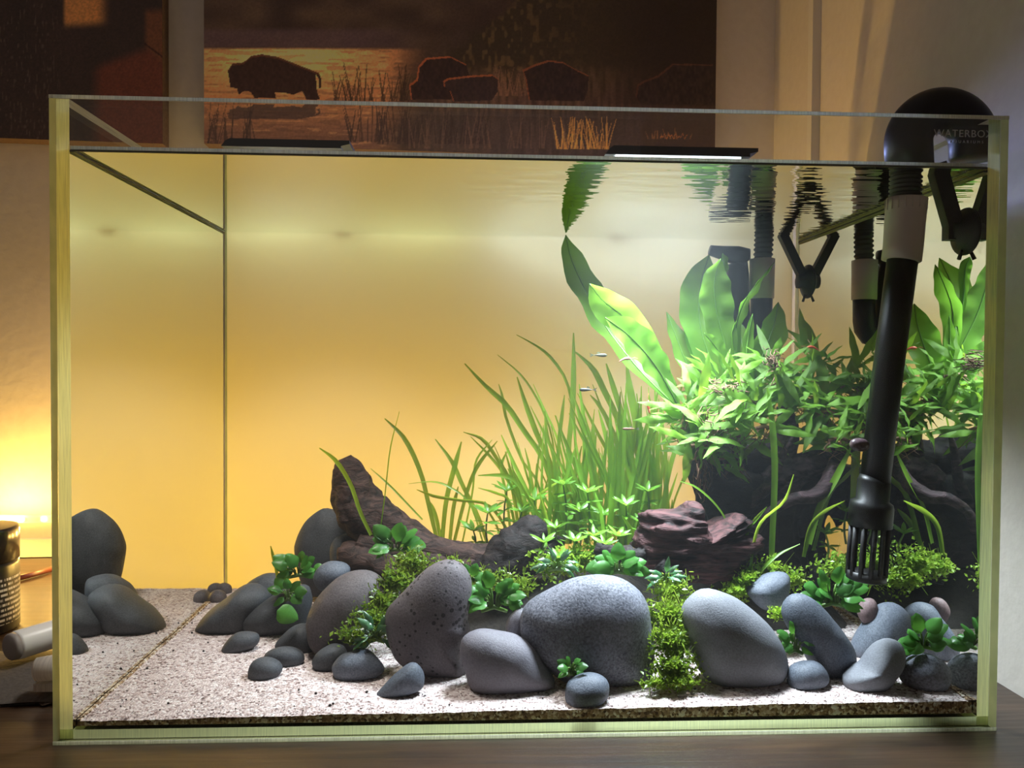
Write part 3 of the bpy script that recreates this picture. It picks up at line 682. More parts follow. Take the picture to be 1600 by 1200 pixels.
b.build('log', M['wood_brown'], wd)
b = MB()
sweep(b, [(735,900,16,.17),(770,888,30,.17),(800,866,36,.172),(822,842,31,.174),(838,822,23,.176),(846,812,11,.177)], 4, 40, 28, amp=.22)
sweep(b, [(800,895,22,.175),(840,865,20,.182),(862,850,13,.186),(872,846,9,.188),(868,838,4,.188)], 5, 26, 20, amp=.35)
b.build('black_branch', M['wood_black'], wd)  # built in a darker wood than the log

def ridged(q, p):
    s_ = noise.noise(Vector((q.x*1.1, q.y*1.4, q.z*5.5)))+.5*noise.noise(Vector((q.x*2.2, q.y*2, q.z*12)))
    return .12*(1-2*abs(s_))
blk = [(994,850),(997,815),(1003,797),(1030,800),(1058,797),(1076,787),(1092,792),(1098,822),(1116,838),(1133,830),(1142,812),(1156,804),(1170,812),(1179,836),(1176,868),(1158,892),(1120,908),(1080,908),(1040,893),(1005,872)]
wd2 = empty('driftwood', W(1085, 905, .125), 'reddish brown ridged driftwood block above the pale boulder', 'driftwood', 'pieces of driftwood')
b = MB(); c, V, Fc = inflate(blk, .130, .050, 31, nth=150, nph=80, rough=.05, pw=.7, disp=ridged); b.add(V, Fc)
b.build('block', M['wood_red'], wd2)
b = MB(); sweep(b, [(1008,862,10,.120),(990,872,16,.118),(960,866,14,.125),(930,856,8,.13)], 7, 24, 18, amp=.35)
sweep(b, [(1030,880,10,.108),(1045,895,12,.106),(1070,905,10,.106)], 8, 16, 16, amp=.3)
b.build('root', M['wood_black'], wd2)

wd3 = empty('driftwood', W(1200, 905, .19), 'big black driftwood trunk with forked purple grey branches under the ferns', 'driftwood', 'pieces of driftwood')
b = MB()
sweep(b, [(1085,700,14,.195),(1105,735,32,.195),(1140,775,56,.195),(1180,815,62,.195),(1210,860,46,.19),(1225,905,40,.185)], 9, 50, 34, amp=.25)
sweep(b, [(1120,880,22,.185),(1150,850,40,.19),(1180,800,50,.20),(1240,770,36,.205)], 10, 40, 28, amp=.28)
sweep(b, [(1175,800,40,.215),(1235,785,52,.215),(1285,765,42,.215),(1330,750,30,.215),(1372,758,16,.215)], 15, 40, 26, amp=.3)
sweep(b, [(1250,790,40,.21),(1262,835,26,.208),(1270,880,24,.20)], 16, 24, 20, amp=.3)
sweep(b, [(1310,780,26,.215),(1336,825,24,.21),(1350,880,26,.20)], 17, 24, 20, amp=.3)
sweep(b, [(1082,690,16,.20),(1120,705,30,.20),(1160,712,34,.20),(1205,728,34,.20)], 18, 30, 20, amp=.3)
b.build('trunk', M['wood_black'], wd3)
b = MB()
sweep(b, [(1180,770,20,.190),(1215,748,30,.186),(1250,733,24,.183),(1290,716,18,.178),(1325,700,12,.172),(1352,688,6,.168)], 11, 44, 24, amp=.3)
b.build('branch', M['wood_purple'], wd3)
b = MB(); sweep(b, [(1345,690,8,.166),(1318,706,10,.164),(1302,730,10,.160),(1292,757,12,.156),(1270,775,11,.152),(1240,780,9,.150),(1205,800,8,.152),(1180,830,8,.158)], 12, 50, 16, amp=.25)
b.build('branch', M['wood_purple'], wd3)
b = MB(); sweep(b, [(1224,634,11,.19),(1229,660,15,.19),(1230,695,17,.19),(1222,735,20,.19),(1210,770,20,.19)], 13, 36, 20, amp=.25)
b.build('stump', M['wood_purple'], wd3)
b = MB(); sweep(b, [(1241,677,3.5,.15),(1232,694,5,.152),(1218,722,7,.156),(1205,752,9,.16),(1180,780,9,.166),(1160,800,7,.17)], 14, 30, 14, amp=.25)
b.build('twig', M['wood_purple'], wd3)

# ------------------------------------------------------------------ plant helpers
def strip(mid, widths, side, cup=.0, wave=0.0, cols=4, seed=0, nrm=None):
    """leaf surface along mid (list of Vector); side = width direction hint; returns verts, faces"""
    n = len(mid); V = []; Fc = []; r = random.Random(seed); ph = r.uniform(0, 6)
    for i in range(n):
        t = (mid[min(i+1, n-1)]-mid[max(i-1, 0)]).normalized()
        s_ = (side-t*side.dot(t)); s_ = s_.normalized() if s_.length > 1e-6 else Vector((1, 0, 0)); nn = t.cross(s_)
        for k in range(cols+1):
            u = -1+2*k/cols; w_ = widths[i]
            V.append(mid[i]+s_*(u*w_)+nn*(cup*w_*(u*u)+wave*w_*u*math.sin(i*1.3+ph+(2 if u < 0 else 0))))
    m = cols+1
    for i in range(n-1):
        for k in range(cols): Fc.append((i*m+k, i*m+k+1, (i+1)*m+k+1, (i+1)*m+k))
    return V, Fc
def prof_lance(t, p=.45):   # 0 at base, widest around p, pointed
    return (math.sin(PI*min(1, max(0, t**(math.log(.5)/math.log(p)))))**.85)
def leaf_proto(name, m, length, half, kind, seed, bend=.25, cup=.25, wave=0.0, n=9, cols=4, stalk=0.0):
    """leaf growing along +Z of its own frame, upper face +Y... used through copies with their own matrix"""
    mid = []; wid = []
    for i in range(n+1):
        t = i/n; mid.append(Vector((0, bend*length*t*t, length*(stalk+(1-stalk)*t)*(1-.25*bend*t))))
        wid.append(max(.00012, half*(prof_lance(t, .45) if kind == 'lance' else prof_lance(t, .38)**.7)))
    if stalk: mid.insert(0, Vector((0, 0, 0))); wid.insert(0, .0003)
    V, Fc = strip(mid, wid, Vector((1, 0, 0)), cup, wave, cols, seed)
    b = MB(); b.add(V, Fc); return b.mesh(name, m)
def frame(d, up, roll=0.0):
    """matrix whose Z axis is d and whose Y axis turns away from up"""
    z = Vector(d).normalized(); y = -(Vector(up)-z*Vector(up).dot(z))
    y = y.normalized() if y.length > 1e-5 else Vector((0, 1, 0)); x = y.cross(z)
    m = Matrix((x, y, z)).transposed()
    return (m @ Matrix.Rotation(roll, 3, 'Z')).to_4x4()
def put_leaf(me, name, parent, p, d, up, s=1.0, roll=0.0):
    o = link(name, me, parent); o.matrix_local = Matrix.Translation(Vector(p)-parent.location) @ frame(d, up, roll) @ Matrix.Scale(s, 4)
    return o
def pts3(pts, y0, y1, n):
    """pixel polyline (tip..base or base..tip) -> 3D, depth going from y0 to y1"""
    C = catmull(pts, n); return [W(C[i][0], C[i][1], y0+(y1-y0)*i/(n-1)) for i in range(n)]

# ------------------------------------------------------------------ ribbon grass
# each entry: leaves as (tip..base pixel polyline, width px, depth tip, depth base)
GR = [
 ('single curved yellow green blade at the far left tip of the driftwood', [([(499,700),(525,720),(548,757),(563,800),(580,836)], 7, .185, .185)]),
 ('thin thread like upright stalk with a narrow side blade over the left driftwood', [([(624,643),(610,701),(602,770),(594,830)], 2.2, .20, .20), ([(579,732),(610,760),(635,786),(660,812)], 3.5, .205, .205)]),
 ('leftmost ribbon grass rising behind the driftwood, with a long arching blade', [([(601,654),(632,686),(657,739),(672,800),(684,850)], 8, .25, .25), ([(668,780),(680,805),(690,850)], 7, .255, .255)]),
 ('ribbon grass with two crossing upright blades behind the driftwood middle', [([(680,686),(707,723),(722,757),(747,807),(765,860)], 7, .26, .25), ([(721,690),(710,732),(697,786),(690,860)], 8.5, .255, .25), ([(716,760),(708,800),(702,860)], 7, .26, .25)]),
 ('ribbon grass whose low blades lie level across the yellow backdrop', [([(651,765),(679,775),(716,781),(765,790),(800,840)], 6, .235, .235), ([(638,756),(676,753),(704,762),(735,789),(758,860)], 3.5, .24, .24), ([(777,689),(747,726),(729,770),(706,860)], 7, .25, .25), ([(769,687),(744,720),(738,770),(720,860)], 3.5, .25, .25)]),
 ('ribbon grass with a pair of arching blades left of the black branch', [([(724,675),(754,686),(779,720),(800,760),(815,860)], 7, .26, .26), ([(735,682),(765,712),(790,745),(810,790),(822,860)], 5, .265, .26), ([(757,790),(775,820),(788,860)], 4, .25, .25), ([(795,700),(783,730),(792,780),(800,860)], 5, .25, .25)]),
 ('tall ribbon grass whose thick blade slants up left above the others', [([(726,568),(760,604),(791,632),(819,673),(847,714),(868,770),(876,850)], 9, .255, .25), ([(779,600),(785,620),(791,654),(816,720),(841,757),(860,850)], 5, .26, .25), ([(882,617),(876,661),(872,707),(868,850)], 7, .25, .25), ([(851,642),(855,682),(866,723),(872,850)], 6, .24, .245)]),
 ('tall ribbon grass with a broad blunt blade and two thin trailing ones', [([(808,589),(822,632),(841,682),(860,723),(880,790),(886,850)], 9, .27, .26), ([(777,554),(810,582),(832,611),(852,651),(865,700),(880,850)], 3.5, .28, .265), ([(807,523),(841,542),(863,561),(885,595),(896,645),(900,730),(898,850)], 5, .28, .265), ([(833,600),(850,640),(872,690),(888,770),(892,850)], 4, .27, .26)]),
 ('ribbon grass bending forward with level lower blades near the black branch', [([(890,743),(857,761),(819,795),(806,850)], 9, .215, .22), ([(747,743),(785,743),(807,753),(820,782),(824,850)], 7, .22, .22), ([(747,762),(776,770),(796,784),(810,850)], 6, .225, .225), ([(820,700),(828,740),(826,790),(822,850)], 5, .23, .23)]),
 ('ribbon grass with the straightest tall blade left of the sword plant', [([(896,520),(896,582),(894,645),(888,707),(886,850)], 9, .26, .25), ([(899,550),(926,576),(944,611),(963,651),(979,700),(982,850)], 10, .27, .26), ([(922,617),(938,636),(957,673),(969,710),(972,850)], 7, .25, .25), ([(905,600),(912,660),(915,740),(914,850)], 6, .25, .25)]),
 ('ribbon grass with wide blades standing just under the leaning sword leaves', [([(947,568),(957,601),(969,639),(985,695),(992,850)], 9, .27, .26), ([(979,570),(985,614),(994,661),(1000,720),(1002,850)], 13, .28, .265), ([(1018,640),(1004,690),(996,760),(994,850)], 8, .26, .26), ([(935,640),(948,690),(958,760),(960,850)], 7, .25, .25)]),
 ('dark green ribbon grass beside the trunk with one straight stiff stalk', [([(1029,623),(1036,676),(1042,739),(1042,850)], 6, .25, .24), ([(1055,650),(1032,664),(1012,684),(1002,720),(1000,850)], 7, .25, .24), ([(1062,690),(1050,720),(1038,780),(1034,850)], 8, .245, .24), ([(1010,700),(1022,740),(1026,850)], 9, .24, .24)]),
 ('short bright ribbon grass in front of the dense grass, left of the red driftwood', [([(954,755),(955,795),(952,838),(953,870)], 9, .165, .165), ([(972,805),(990,835),(1000,860)], 6, .155, .155), ([(930,770),(940,810),(946,870)], 7, .18, .17)]),
 ('single long tall blade crossing in front of the trunk', [([(1199,606),(1206,662),(1210,737),(1206,842),(1204,905)], 11, .145, .14)]),
 ('slender kinked blade rising from the moss right of the red driftwood', [([(1240,741),(1225,782),(1191,812),(1178,845),(1170,905)], 7, .118, .11), ([(1250,850),(1215,868),(1190,892),(1186,910)], 5, .115, .112), ([(1198,792),(1180,812),(1168,830),(1160,880)], 6, .125, .12)]),
 ('ribbon grass with spotted blades behind the filter intake', [([(1341,668),(1336,718),(1334,770),(1330,850)], 14, .165, .16), ([(1330,698),(1306,747),(1280,794),(1264,850)], 11, .15, .15), ([(1352,712),(1320,745),(1294,775),(1270,860)], 9, .16, .155), ([(1320,782),(1290,797),(1266,822),(1255,870)], 9, .145, .145), ([(1283,795),(1270,820),(1258,860)], 9, .17, .16)]),
 ('thin arching blade over the red driftwood block', [([(1062,752),(1085,760),(1110,780),(1130,805),(1140,830)], 4, .14, .135)]),
 ('lone short yellow blade standing before the backdrop at far left', [([(423,853),(428,872),(433,895),(436,922)], 6, .165, .165)]),
]
def ribbon(mb, poly, wpx, yt, yb, seed):
    n = 14; mid = pts3(poly, yt, yb, n); k = PX(yt)
    r = random.Random(seed); tw = r.uniform(-.7, .7)
    wid = [max(.0003, wpx*.5*k*min(1, (.15+3.2*(i/(n-1)))**.8)*(1-.25*(i/(n-1))**2)) for i in range(n)]
    side = Vector((math.cos(tw), math.sin(tw)*.6, .25)); V, Fc = strip(mid, wid, side, .35, 0, 2, seed); mb.add(V, Fc)
seed = 100
for lab, leaves in GR:
    base = leaves[0][0][-1]; yb = leaves[0][3]
    rt = tag(empty('ribbon_grass', W(base[0], base[1], yb), lab, 'aquatic plant', 'ribbon grass plants'), kind='thing')
    for poly, wpx, yt, yb2 in leaves:
        seed += 1; b = MB(); ribbon(b, poly, wpx, yt, yb2, seed); b.build('leaf', M['blade'], rt)
# dense stand between the black branch and the trunk
r = random.Random(11)
ORD = 'nearest second third fourth fifth sixth seventh eighth ninth tenth eleventh twelfth thirteenth fourteenth fifteenth sixteenth farthest'.split()
for k in range(17):
    bx = 835+k*13+r.uniform(-6, 6); yb = r.uniform(.20, .275); by = 858 - (yb-.2)*150
    rt = tag(empty('ribbon_grass', W(bx, by, yb), 'green ribbon grass clump in the dense stand, '+ORD[k]+' from the black branch towards the trunk', 'aquatic plant', 'dense stand of ribbon grass'), kind='thing')
    for q in range(r.randint(8, 11)):
        h = r.choice((1, 1, .6))*r.uniform(90, 240)*(0.75+.35*min(1, max(0, (bx-830)/140))); lean = r.uniform(-.45, .30)*h; cv = r.uniform(-.25, .25)*h
        poly = [(bx+lean+cv*.3, by-h), (bx+lean*.72+cv*.1, by-h*.72), (bx+lean*.38-cv*.1, by-h*.42), (bx+lean*.12, by-h*.16), (bx+r.uniform(-3, 3), by)]
        seed += 1; b = MB(); ribbon(b, poly, r.uniform(3.2, 7.5), yb+r.uniform(-.015, .015), yb, seed); b.build('leaf', M['blade'], rt)

# ------------------------------------------------------------------ sword plants with broad leaves
def prof_sword(t, p):
    return 1-(1-t/p)**1.8 if t < p else .10+.90*math.cos((t-p)/(1-p)*PI/2)**.8
def broad(mb, poly, hw, yt, yb, seed, side=(1, 0, 0), cup=.25, wave=.36, wid=.42, fold=0.0):
    n = 22; mid = pts3(poly, yt, yb, n); k = PX((yt+yb)/2)
    ws = [max(.0003, hw*k*prof_sword(i/(n-1), wid)) for i in range(n)]
    V, Fc = strip(mid, ws, Vector(side), cup, wave*.5, 8, seed); mb.add(V, Fc)
def midrib(mb, poly, yt, yb, hw):
    n = 18; mid = pts3(poly, yt, yb, n); k = PX(yb)
    tube(mb, [p+Vector((0, -.0004, 0)) for p in mid], [(.8+1.6*i/(n-1))*k*.7 for i in range(n)], 5)
M['rib'] = leaf_mat('leaf_midrib', (0.09, 0.22, 0.03), (0.16, 0.34, 0.05), (0.3, 0.5, 0.1), .3)
SW = [
 ('sword plant leaning left, its broad wavy leaves reaching the water surface', (1062, 640, .20), [
   ([(884,367),(893,406),(914,452),(940,500),(968,540),(1010,590),(1062,640)], 27, .288, .20, (1, .35, .1), .30),
   ([(921,443),(942,470),(975,496),(1002,530),(1030,575),(1062,640)], 27, .175, .20, (.9, -.3, .5), .30),
   ([(945,496),(978,520),(1010,553),(1036,590),(1062,640)], 28, .160, .20, (.8, .5, .45), .36)]),
 ('sword plant in the middle with upright bright green pointed leaves', (1150, 640, .21), [
   ([(1126,404),(1116,440),(1120,490),(1134,545),(1150,640)], 27, .185, .21, (1, .1, 0), .36),
   ([(1210,410),(1185,440),(1160,478),(1148,530),(1150,640)], 17, .185, .21, (.7, .5, .5), .40),
   ([(1129,396),(1131,412),(1129,432),(1126,470),(1140,600)], 9, .20, .21, (.8, .6, 0), .2),
   ([(1108,398),(1096,440),(1092,490),(1104,545),(1140,640)], 34, .245, .22, (1, 0, 0), .42),
   ([(1071,437),(1072,480),(1082,530),(1110,590),(1140,640)], 18, .25, .22, (1, .4, 0), .4),
   ([(1041,487),(1056,525),(1074,570),(1100,610),(1140,640)], 17, .25, .22, (1, .3, .2), .4)]),
 ('sword plant behind the ferns right, with shorter broad upright leaves', (1185, 650, .20), [
   ([(1216,472),(1210,505),(1196,545),(1180,590),(1185,650)], 26, .20, .20, (1, .2, .1), .42),
   ([(1176,490),(1170,520),(1166,560),(1172,600),(1185,650)], 10, .19, .20, (1, .2, 0), .4),
   ([(1100,520),(1120,545),(1145,585),(1185,650)], 16, .18, .20, (.7, .6, .4), .4),
   ([(1152,500),(1160,540),(1168,590),(1185,650)], 20, .235, .20, (1, 0, 0), .42)]),
]
for lab, base, leaves in SW:
    rt = empty('sword_plant', W(*base), lab, 'aquatic plant', 'broad leaved sword plants')
    for poly, hw, yt, yb, side, wp in leaves:
        seed += 1; b = MB(); broad(b, poly, hw, yt, yb, seed, side, wid=wp); lf = b.build('leaf', M['sword'], rt)
        b = MB(); midrib(b, poly, yt, yb, hw); b.build('midrib', M['rib'], lf)

# ------------------------------------------------------------------ ferns on the trunk
r = random.Random(21)
FERN = [leaf_proto('fern_leaf', M['fern'], 1.0, .078+.018*k, 'lance', k, bend=.15+.25*k, cup=.12, wave=.3, n=12, cols=4) for k in range(3)]
FE = [(1085,640,.165,14,'fern tuft left end, over the bare wood left of the forked trunk'), (1118,608,.185,14,'fern tuft just under the middle sword leaves'),
 (1092,692,.155,13,'lowest fern tuft at left, hanging over the black trunk'), (1165,622,.155,14,'fern tuft in the middle in front of the sword leaves'),
 (1145,676,.155,13,'fern tuft directly above the thick black trunk'), (1208,580,.165,13,'topmost fern tuft with brown roots beneath the shorter sword leaves'),
 (1243,622,.17,14,'fern tuft just right of the upright wood stump'), (1272,575,.19,13,'fern tuft at the back right of the stump, rising before the corner seam'),
 (1292,640,.165,14,'fern tuft above the forked branch, left of the filter intake'), (1312,682,.155,11,'low fern tuft resting on the forked branch beside the intake'),
 (1332,600,.185,13,'fern tuft behind the filter intake tube, upper one'), (1345,655,.16,12,'fern tuft behind the filter intake tube, lower one'), (1195,664,.15,10,'small fern tuft in front of the stump foot'),
 (1140,712,.165,9,'straggly fern tuft lowest in the middle, over the dark trunk'), (1068,668,.175,9,'outermost fern tuft at left, next to the dense ribbon grass')]
for px, py, y, n, lab in FE:
    rt = empty('java_fern', W(px, py, y), lab, 'aquatic plant', 'ferns tied to the driftwood'); k = PX(y)
    for q in range(int(n*2.2)):
        a = r.uniform(-.35, PI+.35) if r.random() < .8 else r.uniform(PI, 2*PI)
        d = Vector((math.cos(a), r.uniform(-.75, .35), math.sin(a)*.8+.08)); ln = r.uniform(34, 84)*k
        p0 = W(px+r.uniform(-18, 18), py+r.uniform(-24, 26), y+r.uniform(-.012, .012))
        put_leaf(FERN[q % 3], 'leaf', rt, p0, d, Vector((r.uniform(-.3, .3), -.75, .7)), ln, r.uniform(-.7, .7))
    b = MB()                                            # rhizome with fine brown roots
    tube(b, [W(px-18, py+6, y), W(px, py+2, y), W(px+18, py+8, y)], [.0014, .0018, .0012], 6)
    for q in range(10):
        x0 = px+r.uniform(-18, 18); pts = [W(x0, py+4, y), W(x0+r.uniform(-14, 14), py+18, y-.003), W(x0+r.uniform(-24, 24), py+r.uniform(22, 44), y)]
        tube(b, pts, [.0004, .00035, .0002], 4)
    b.build('rhizome', M['root'], rt)
# hanging tangles of brown roots
for px, py, y, w_, h_, lab in ((1112,664,.15,30,34,'large tangle of fine brown roots under the ferns at left'), (1138,608,.15,26,14,'flat tangle of fine brown roots among the upper ferns'),
                          (1206,562,.15,14,16,'small brown root tuft below the shorter sword leaves'), (1095,735,.16,14,56,'bundle of brown roots hanging down the black trunk')):
    b = MB()
    for q in range(44):
        x0 = px+r.gauss(0, .45)*w_; y0 = py+r.gauss(0, .45)*h_; a = r.uniform(0, 6.3)
        pts = [W(x0, y0, y+r.uniform(-.01, .01)), W(x0+math.cos(a)*w_*.4, y0+math.sin(a)*h_*.4, y+r.uniform(-.01, .01)), W(x0+math.cos(a+.7)*w_*.7, y0+math.sin(a+.7)*h_*.7, y)]
        tube(b, pts, [.0005, .0004, .0002], 4)
    tag(b.build('plant_roots', M['root']), lab, 'roots', kind='stuff')

# ------------------------------------------------------------------ stem plants with whorls of small leaves
STL = [leaf_proto('stem_leaf', M['stem_leaf'], 1.0, .13+.02*k, 'lance', 40+k, bend=.35, cup=.3, wave=.1, n=7, cols=2) for k in range(3)]
ST = [(792,768,90,.235,'pale stem plant standing highest before the yellow backdrop, left of the ribbon grass'), (762,802,50,.22,'leftmost short stem plant behind the driftwood'),
 (815,800,60,.215,'stem plant between the leftmost stems and the black branch'), (880,758,100,.20,'tallest stem plant with a star shaped top among the ribbon grass'), (905,800,60,.19,'stem plant just right of the black branch tip'),
 (868,826,40,.18,'short stem plant directly over the black branch'), (942,806,55,.185,'stem plant in the middle of the ribbon grass foot'), (928,838,46,.15,'stem plant in front of the grass, above the speckled boulder'),
 (898,846,40,.145,'stem plant with large whorl above the left shoulder of the speckled boulder'), (966,838,40,.15,'stem plant left of the red driftwood block'), (1000,815,44,.17,'stem plant behind the left end of the red driftwood'),
 (872,872,30,.125,'lowest stem plant beside the black branch foot'), (835,782,70,.21,'slender stem plant at the left edge of the dense ribbon grass'), (918,770,80,.175,'stem plant rising in front of the dense grass, right of the star shaped one'), (978,790,60,.165,'stem plant half way between grass middle and red driftwood'), (850,848,26,.15,'stubby stem plant on the left side of the black branch tip'), (945,852,30,.135,'stubby stem plant above the top of the speckled boulder'), (740,830,40,.225,'faint pale stem plant behind the driftwood dip'),
 (1012,768,60,.19,'curly topped stem plant rising behind the red driftwood'), (1290,835,44,.16,'stem plant behind the leafy plant at right'), (1322,800,50,.17,'stem plant beside the filter strainer')]
for px, py, h, y, lab in ST:
    rt = empty('stem_plant', W(px, py+h, y), lab, 'aquatic plant', 'small leaved stem plants'); k = PX(y); lx = r.uniform(-8, 8)
    stem = [W(px+lx*(t*(1-t))*3, py+h*t, y+.004*t) for t in (1, .75, .5, .25, 0)]
    b = MB(); tube(b, stem, [.0009]*4+[.0007], 6); b.build('stem', M['stemstalk'], rt)
    nw = max(2, int(h/16))
    for q in range(nw):
        t = q/nw*.85; p0 = W(px+lx*(t*(1-t))*3, py+h*t, y+.004*t); nl = 7 if q == 0 else 4; a0 = r.uniform(0, 6)
        for z in range(nl):
            a = a0+2*PI*z/nl; up = .95 if q == 0 else .30
            put_leaf(STL[z % 3], 'leaf', rt, p0, Vector((math.cos(a), math.sin(a)*.8-.2, up+r.uniform(-.2, .25))), Vector((0, -.3, 1)), r.uniform(20, 30)*k*(1 if q == 0 else .85), r.uniform(-.3, .3))

# ------------------------------------------------------------------ broad leaved rosettes between the stones
OV = [leaf_proto('oval_leaf', M['anubias'], 1.0, .30+.03*k, 'oval', 60+k, bend=.3, cup=.28, wave=.06, n=9, cols=4, stalk=.12) for k in range(3)]
NAR = [leaf_proto('narrow_leaf', M['dark_leaf'], 1.0, .15+.02*k, 'lance', 70+k, bend=.5, cup=.35, wave=.25, n=9, cols=4, stalk=.15) for k in range(2)]
AN = [(468,892,.165,12,30,34,20,OV,'broad leaved plant at far left behind the small perched stone'), (618,852,.160,12,38,36,20,OV,'broad leaved plant in front of the left driftwood above the moss cascade'),
 (772,938,.080,20,31,40,34,OV,'dense broad leaved plant between the pitted stone and the speckled boulder'), (966,886,.088,14,32,36,22,OV,'broad leaved plant on top of the speckled boulder under the red driftwood'),
 (1300,932,.070,22,35,46,34,OV,'largest broad leaved plant, spilling over the long leaning stone at right'), (1443,1003,.040,13,34,30,22,OV,'broad leaved plant by the right glass above the round speckled stone'),
 (1243,1006,.055,10,26,22,30,OV,'dark glossy leaved plant wedged right of the pale boulder'), (588,992,.082,18,32,24,22,NAR,'dark narrow leaved plant over the chipped slate pebble'),
 (893,1046,.032,8,20,14,18,OV,'tiny leafy plant behind the front pebble below the speckled boulder'), (870,884,.115,9,26,26,14,NAR,'narrow leaved sprig left of the speckled boulder top'),
 (735,905,.11,8,24,20,12,OV,'small leafy sprig behind the top of the pitted stone'), (1040,905,.085,9,28,24,16,NAR,'narrow leaved sprig at the top of the green carpet cascade'), (450,930,.155,7,24,16,18,OV,'shaded leafy sprig below the far left leafy plant')]
for px, py, y, n, sz, sx, sy, protos, lab in AN:
    y = max(y, .02); rt = empty('leafy_plant', W(px, py, y), lab, 'aquatic plant', 'leafy plants between the stones'); k = PX(y)
    b = MB(); tube(b, [W(px-sx*.5, py+sy*.5, y+.004), W(px, py+sy*.3, y+.002), W(px+sx*.5, py+sy*.5, y+.004)], [.0014, .0018, .0013], 7); b.build('rhizome', M['stemstalk'], rt)
    n = int(n*1.35)
    for q in range(n):
        a = PI*(q+.5)/n*1.25-.4+r.uniform(-.25, .25); rr_ = r.uniform(.15, .75)
        cx, cz = math.cos(a), math.sin(a)
        p0 = W(px+cx*sx*rr_*.8, py-cz*sy*rr_*.8, y+r.uniform(-.006, .004)); base = W(px+cx*sx*.2, py+sy*.3, y+.002)
        d = Vector((cx*.9, -.45+r.uniform(-.35, .35), cz*.7+r.uniform(-.15, .25)))
        lf = put_leaf(protos[q % len(protos)], 'leaf', rt, p0, d, Vector((cx*.2, -.7, .75)), sz*k*r.uniform(.75, 1.15), r.uniform(-.5, .5))
        b = MB(); tube(b, [base, base*.5+p0*.5+Vector((0, 0, .002)), p0+d.normalized()*sz*k*.1], [.0006, .0006, .0005], 5)
        lp = tuple(p0); o = link('leaf_stalk', b.mesh('leaf_stalk', M['stemstalk'], True, tuple(rt.location)), rt)
rt = empty('fallen_leaf', W(436, 952, .118), 'single bright green oval leaf lying against a dark stone at left', 'leaf')
fl = put_leaf(OV[2], 'blade', rt, W(428, 952, .118), Vector((1, -.15, -.35)), Vector((.1, -.9, .4)), .021)

# ------------------------------------------------------------------ carpet plants and moss (too many leaves to count)
def moss(label, blobs, n, size, m, seed, name='carpet_plant'):
    r = random.Random(seed); b = MB(); tot = sum(bl[2]*bl[3] for bl in blobs)
    for bl in blobs:
        px, py, rx, ry, y0, dy = bl; k = PX(y0)
        for _ in range(int(n*rx*ry/tot)):
            u = r.uniform(0, 2*PI); q = min(1.7, abs(r.gauss(0, .62))); hgt = math.exp(-q*q*1.2); p = W(px+rx*q*math.cos(u), py+ry*q*math.sin(u), y0-dy*hgt*r.uniform(.35, 1.0))
            if p.z < zs(p.x, p.y)+.0005: p.z = zs(p.x, p.y)+.0005+r.uniform(0, .002)
            p.y = max(p.y, .0135)
            d = Vector((r.gauss(0, .7), r.gauss(-.5, .5), r.gauss(.5, .6))).normalized(); up = Vector((r.gauss(0, .5), -.4, .8)); s_ = (up-d*up.dot(d)).normalized(); w_ = d.cross(s_)
            ln = size*k*r.uniform(.6, 1.3); wd_ = ln*.32
            b.add([p, p+d*ln*.5+w_*wd_+s_*ln*.1, p+d*ln, p+d*ln*.5-w_*wd_+s_*ln*.1], [(0, 1, 2), (0, 2, 3)])
        for _ in range(int(n*rx*ry/tot/9)):       # fine stems
            u = r.uniform(0, 2*PI); q = r.random()**.5
            a = W(px+rx*q*math.cos(u), py+ry*q*math.sin(u), y0-dy*.3); e = a+Vector((r.gauss(0, .5), -.4*r.random(), r.gauss(.3, .6)))*size*k*2.2
            if min(a.z, e.z) < .012 or min(a.y, e.y) < .0135: continue
            sd = Vector((.00022, 0, .00008)); b.add([a-sd, a+sd, e+sd, e-sd], [(0, 1, 2, 3)])
    return tag(b.build(name, m, smooth=False), label, 'aquatic plant', kind='stuff')
moss('bright green carpet plant cascading between the speckled and the pale boulder', [(1050,925,30,24,.088,.02),(1046,965,36,28,.068,.018),(1048,1005,36,30,.052,.014),(1052,1042,34,26,.042,.012),(1058,1066,32,12,.034,.008),(1025,1068,22,9,.034,.006)], 3600, 8.5, M['moss'], 1)
moss('mossy carpet plant cascading between the round brown and the pitted stone', [(645,880,30,20,.135,.018),(622,910,30,24,.122,.016),(600,940,28,22,.112,.016),(580,970,30,20,.098,.014),(560,993,34,15,.086,.012)], 2400, 8.5, M['moss_dark'], 2)
moss('yellow green moss patch right of the red driftwood block', [(1165,905,30,20,.118,.016),(1200,890,24,16,.135,.014),(1150,925,24,14,.110,.012)], 1300, 8, M['moss'], 3, 'moss')
moss('moss clump behind the filter strainer at right', [(1310,888,40,22,.135,.02),(1365,880,46,26,.125,.02),(1395,905,34,24,.115,.018)], 1500, 8, M['moss_dark'], 4, 'moss')
moss('small moss fringe beneath the perched blue grey stone', [(1240,905,18,16,.120,.010),(1215,958,16,10,.085,.008)], 500, 7, M['moss'], 5, 'moss')
moss('moss strip on the soil between pitted stone and black branch', [(760,905,40,14,.118,.014),(700,885,24,12,.130,.012),(810,915,24,14,.108,.012)], 1100, 8, M['moss_dark'], 6, 'moss')
moss('low carpet plant covering the soil behind the speckled boulder', [(920,872,50,18,.155,.02),(870,885,40,18,.140,.018)], 1500, 9, M['moss_dark'], 7)

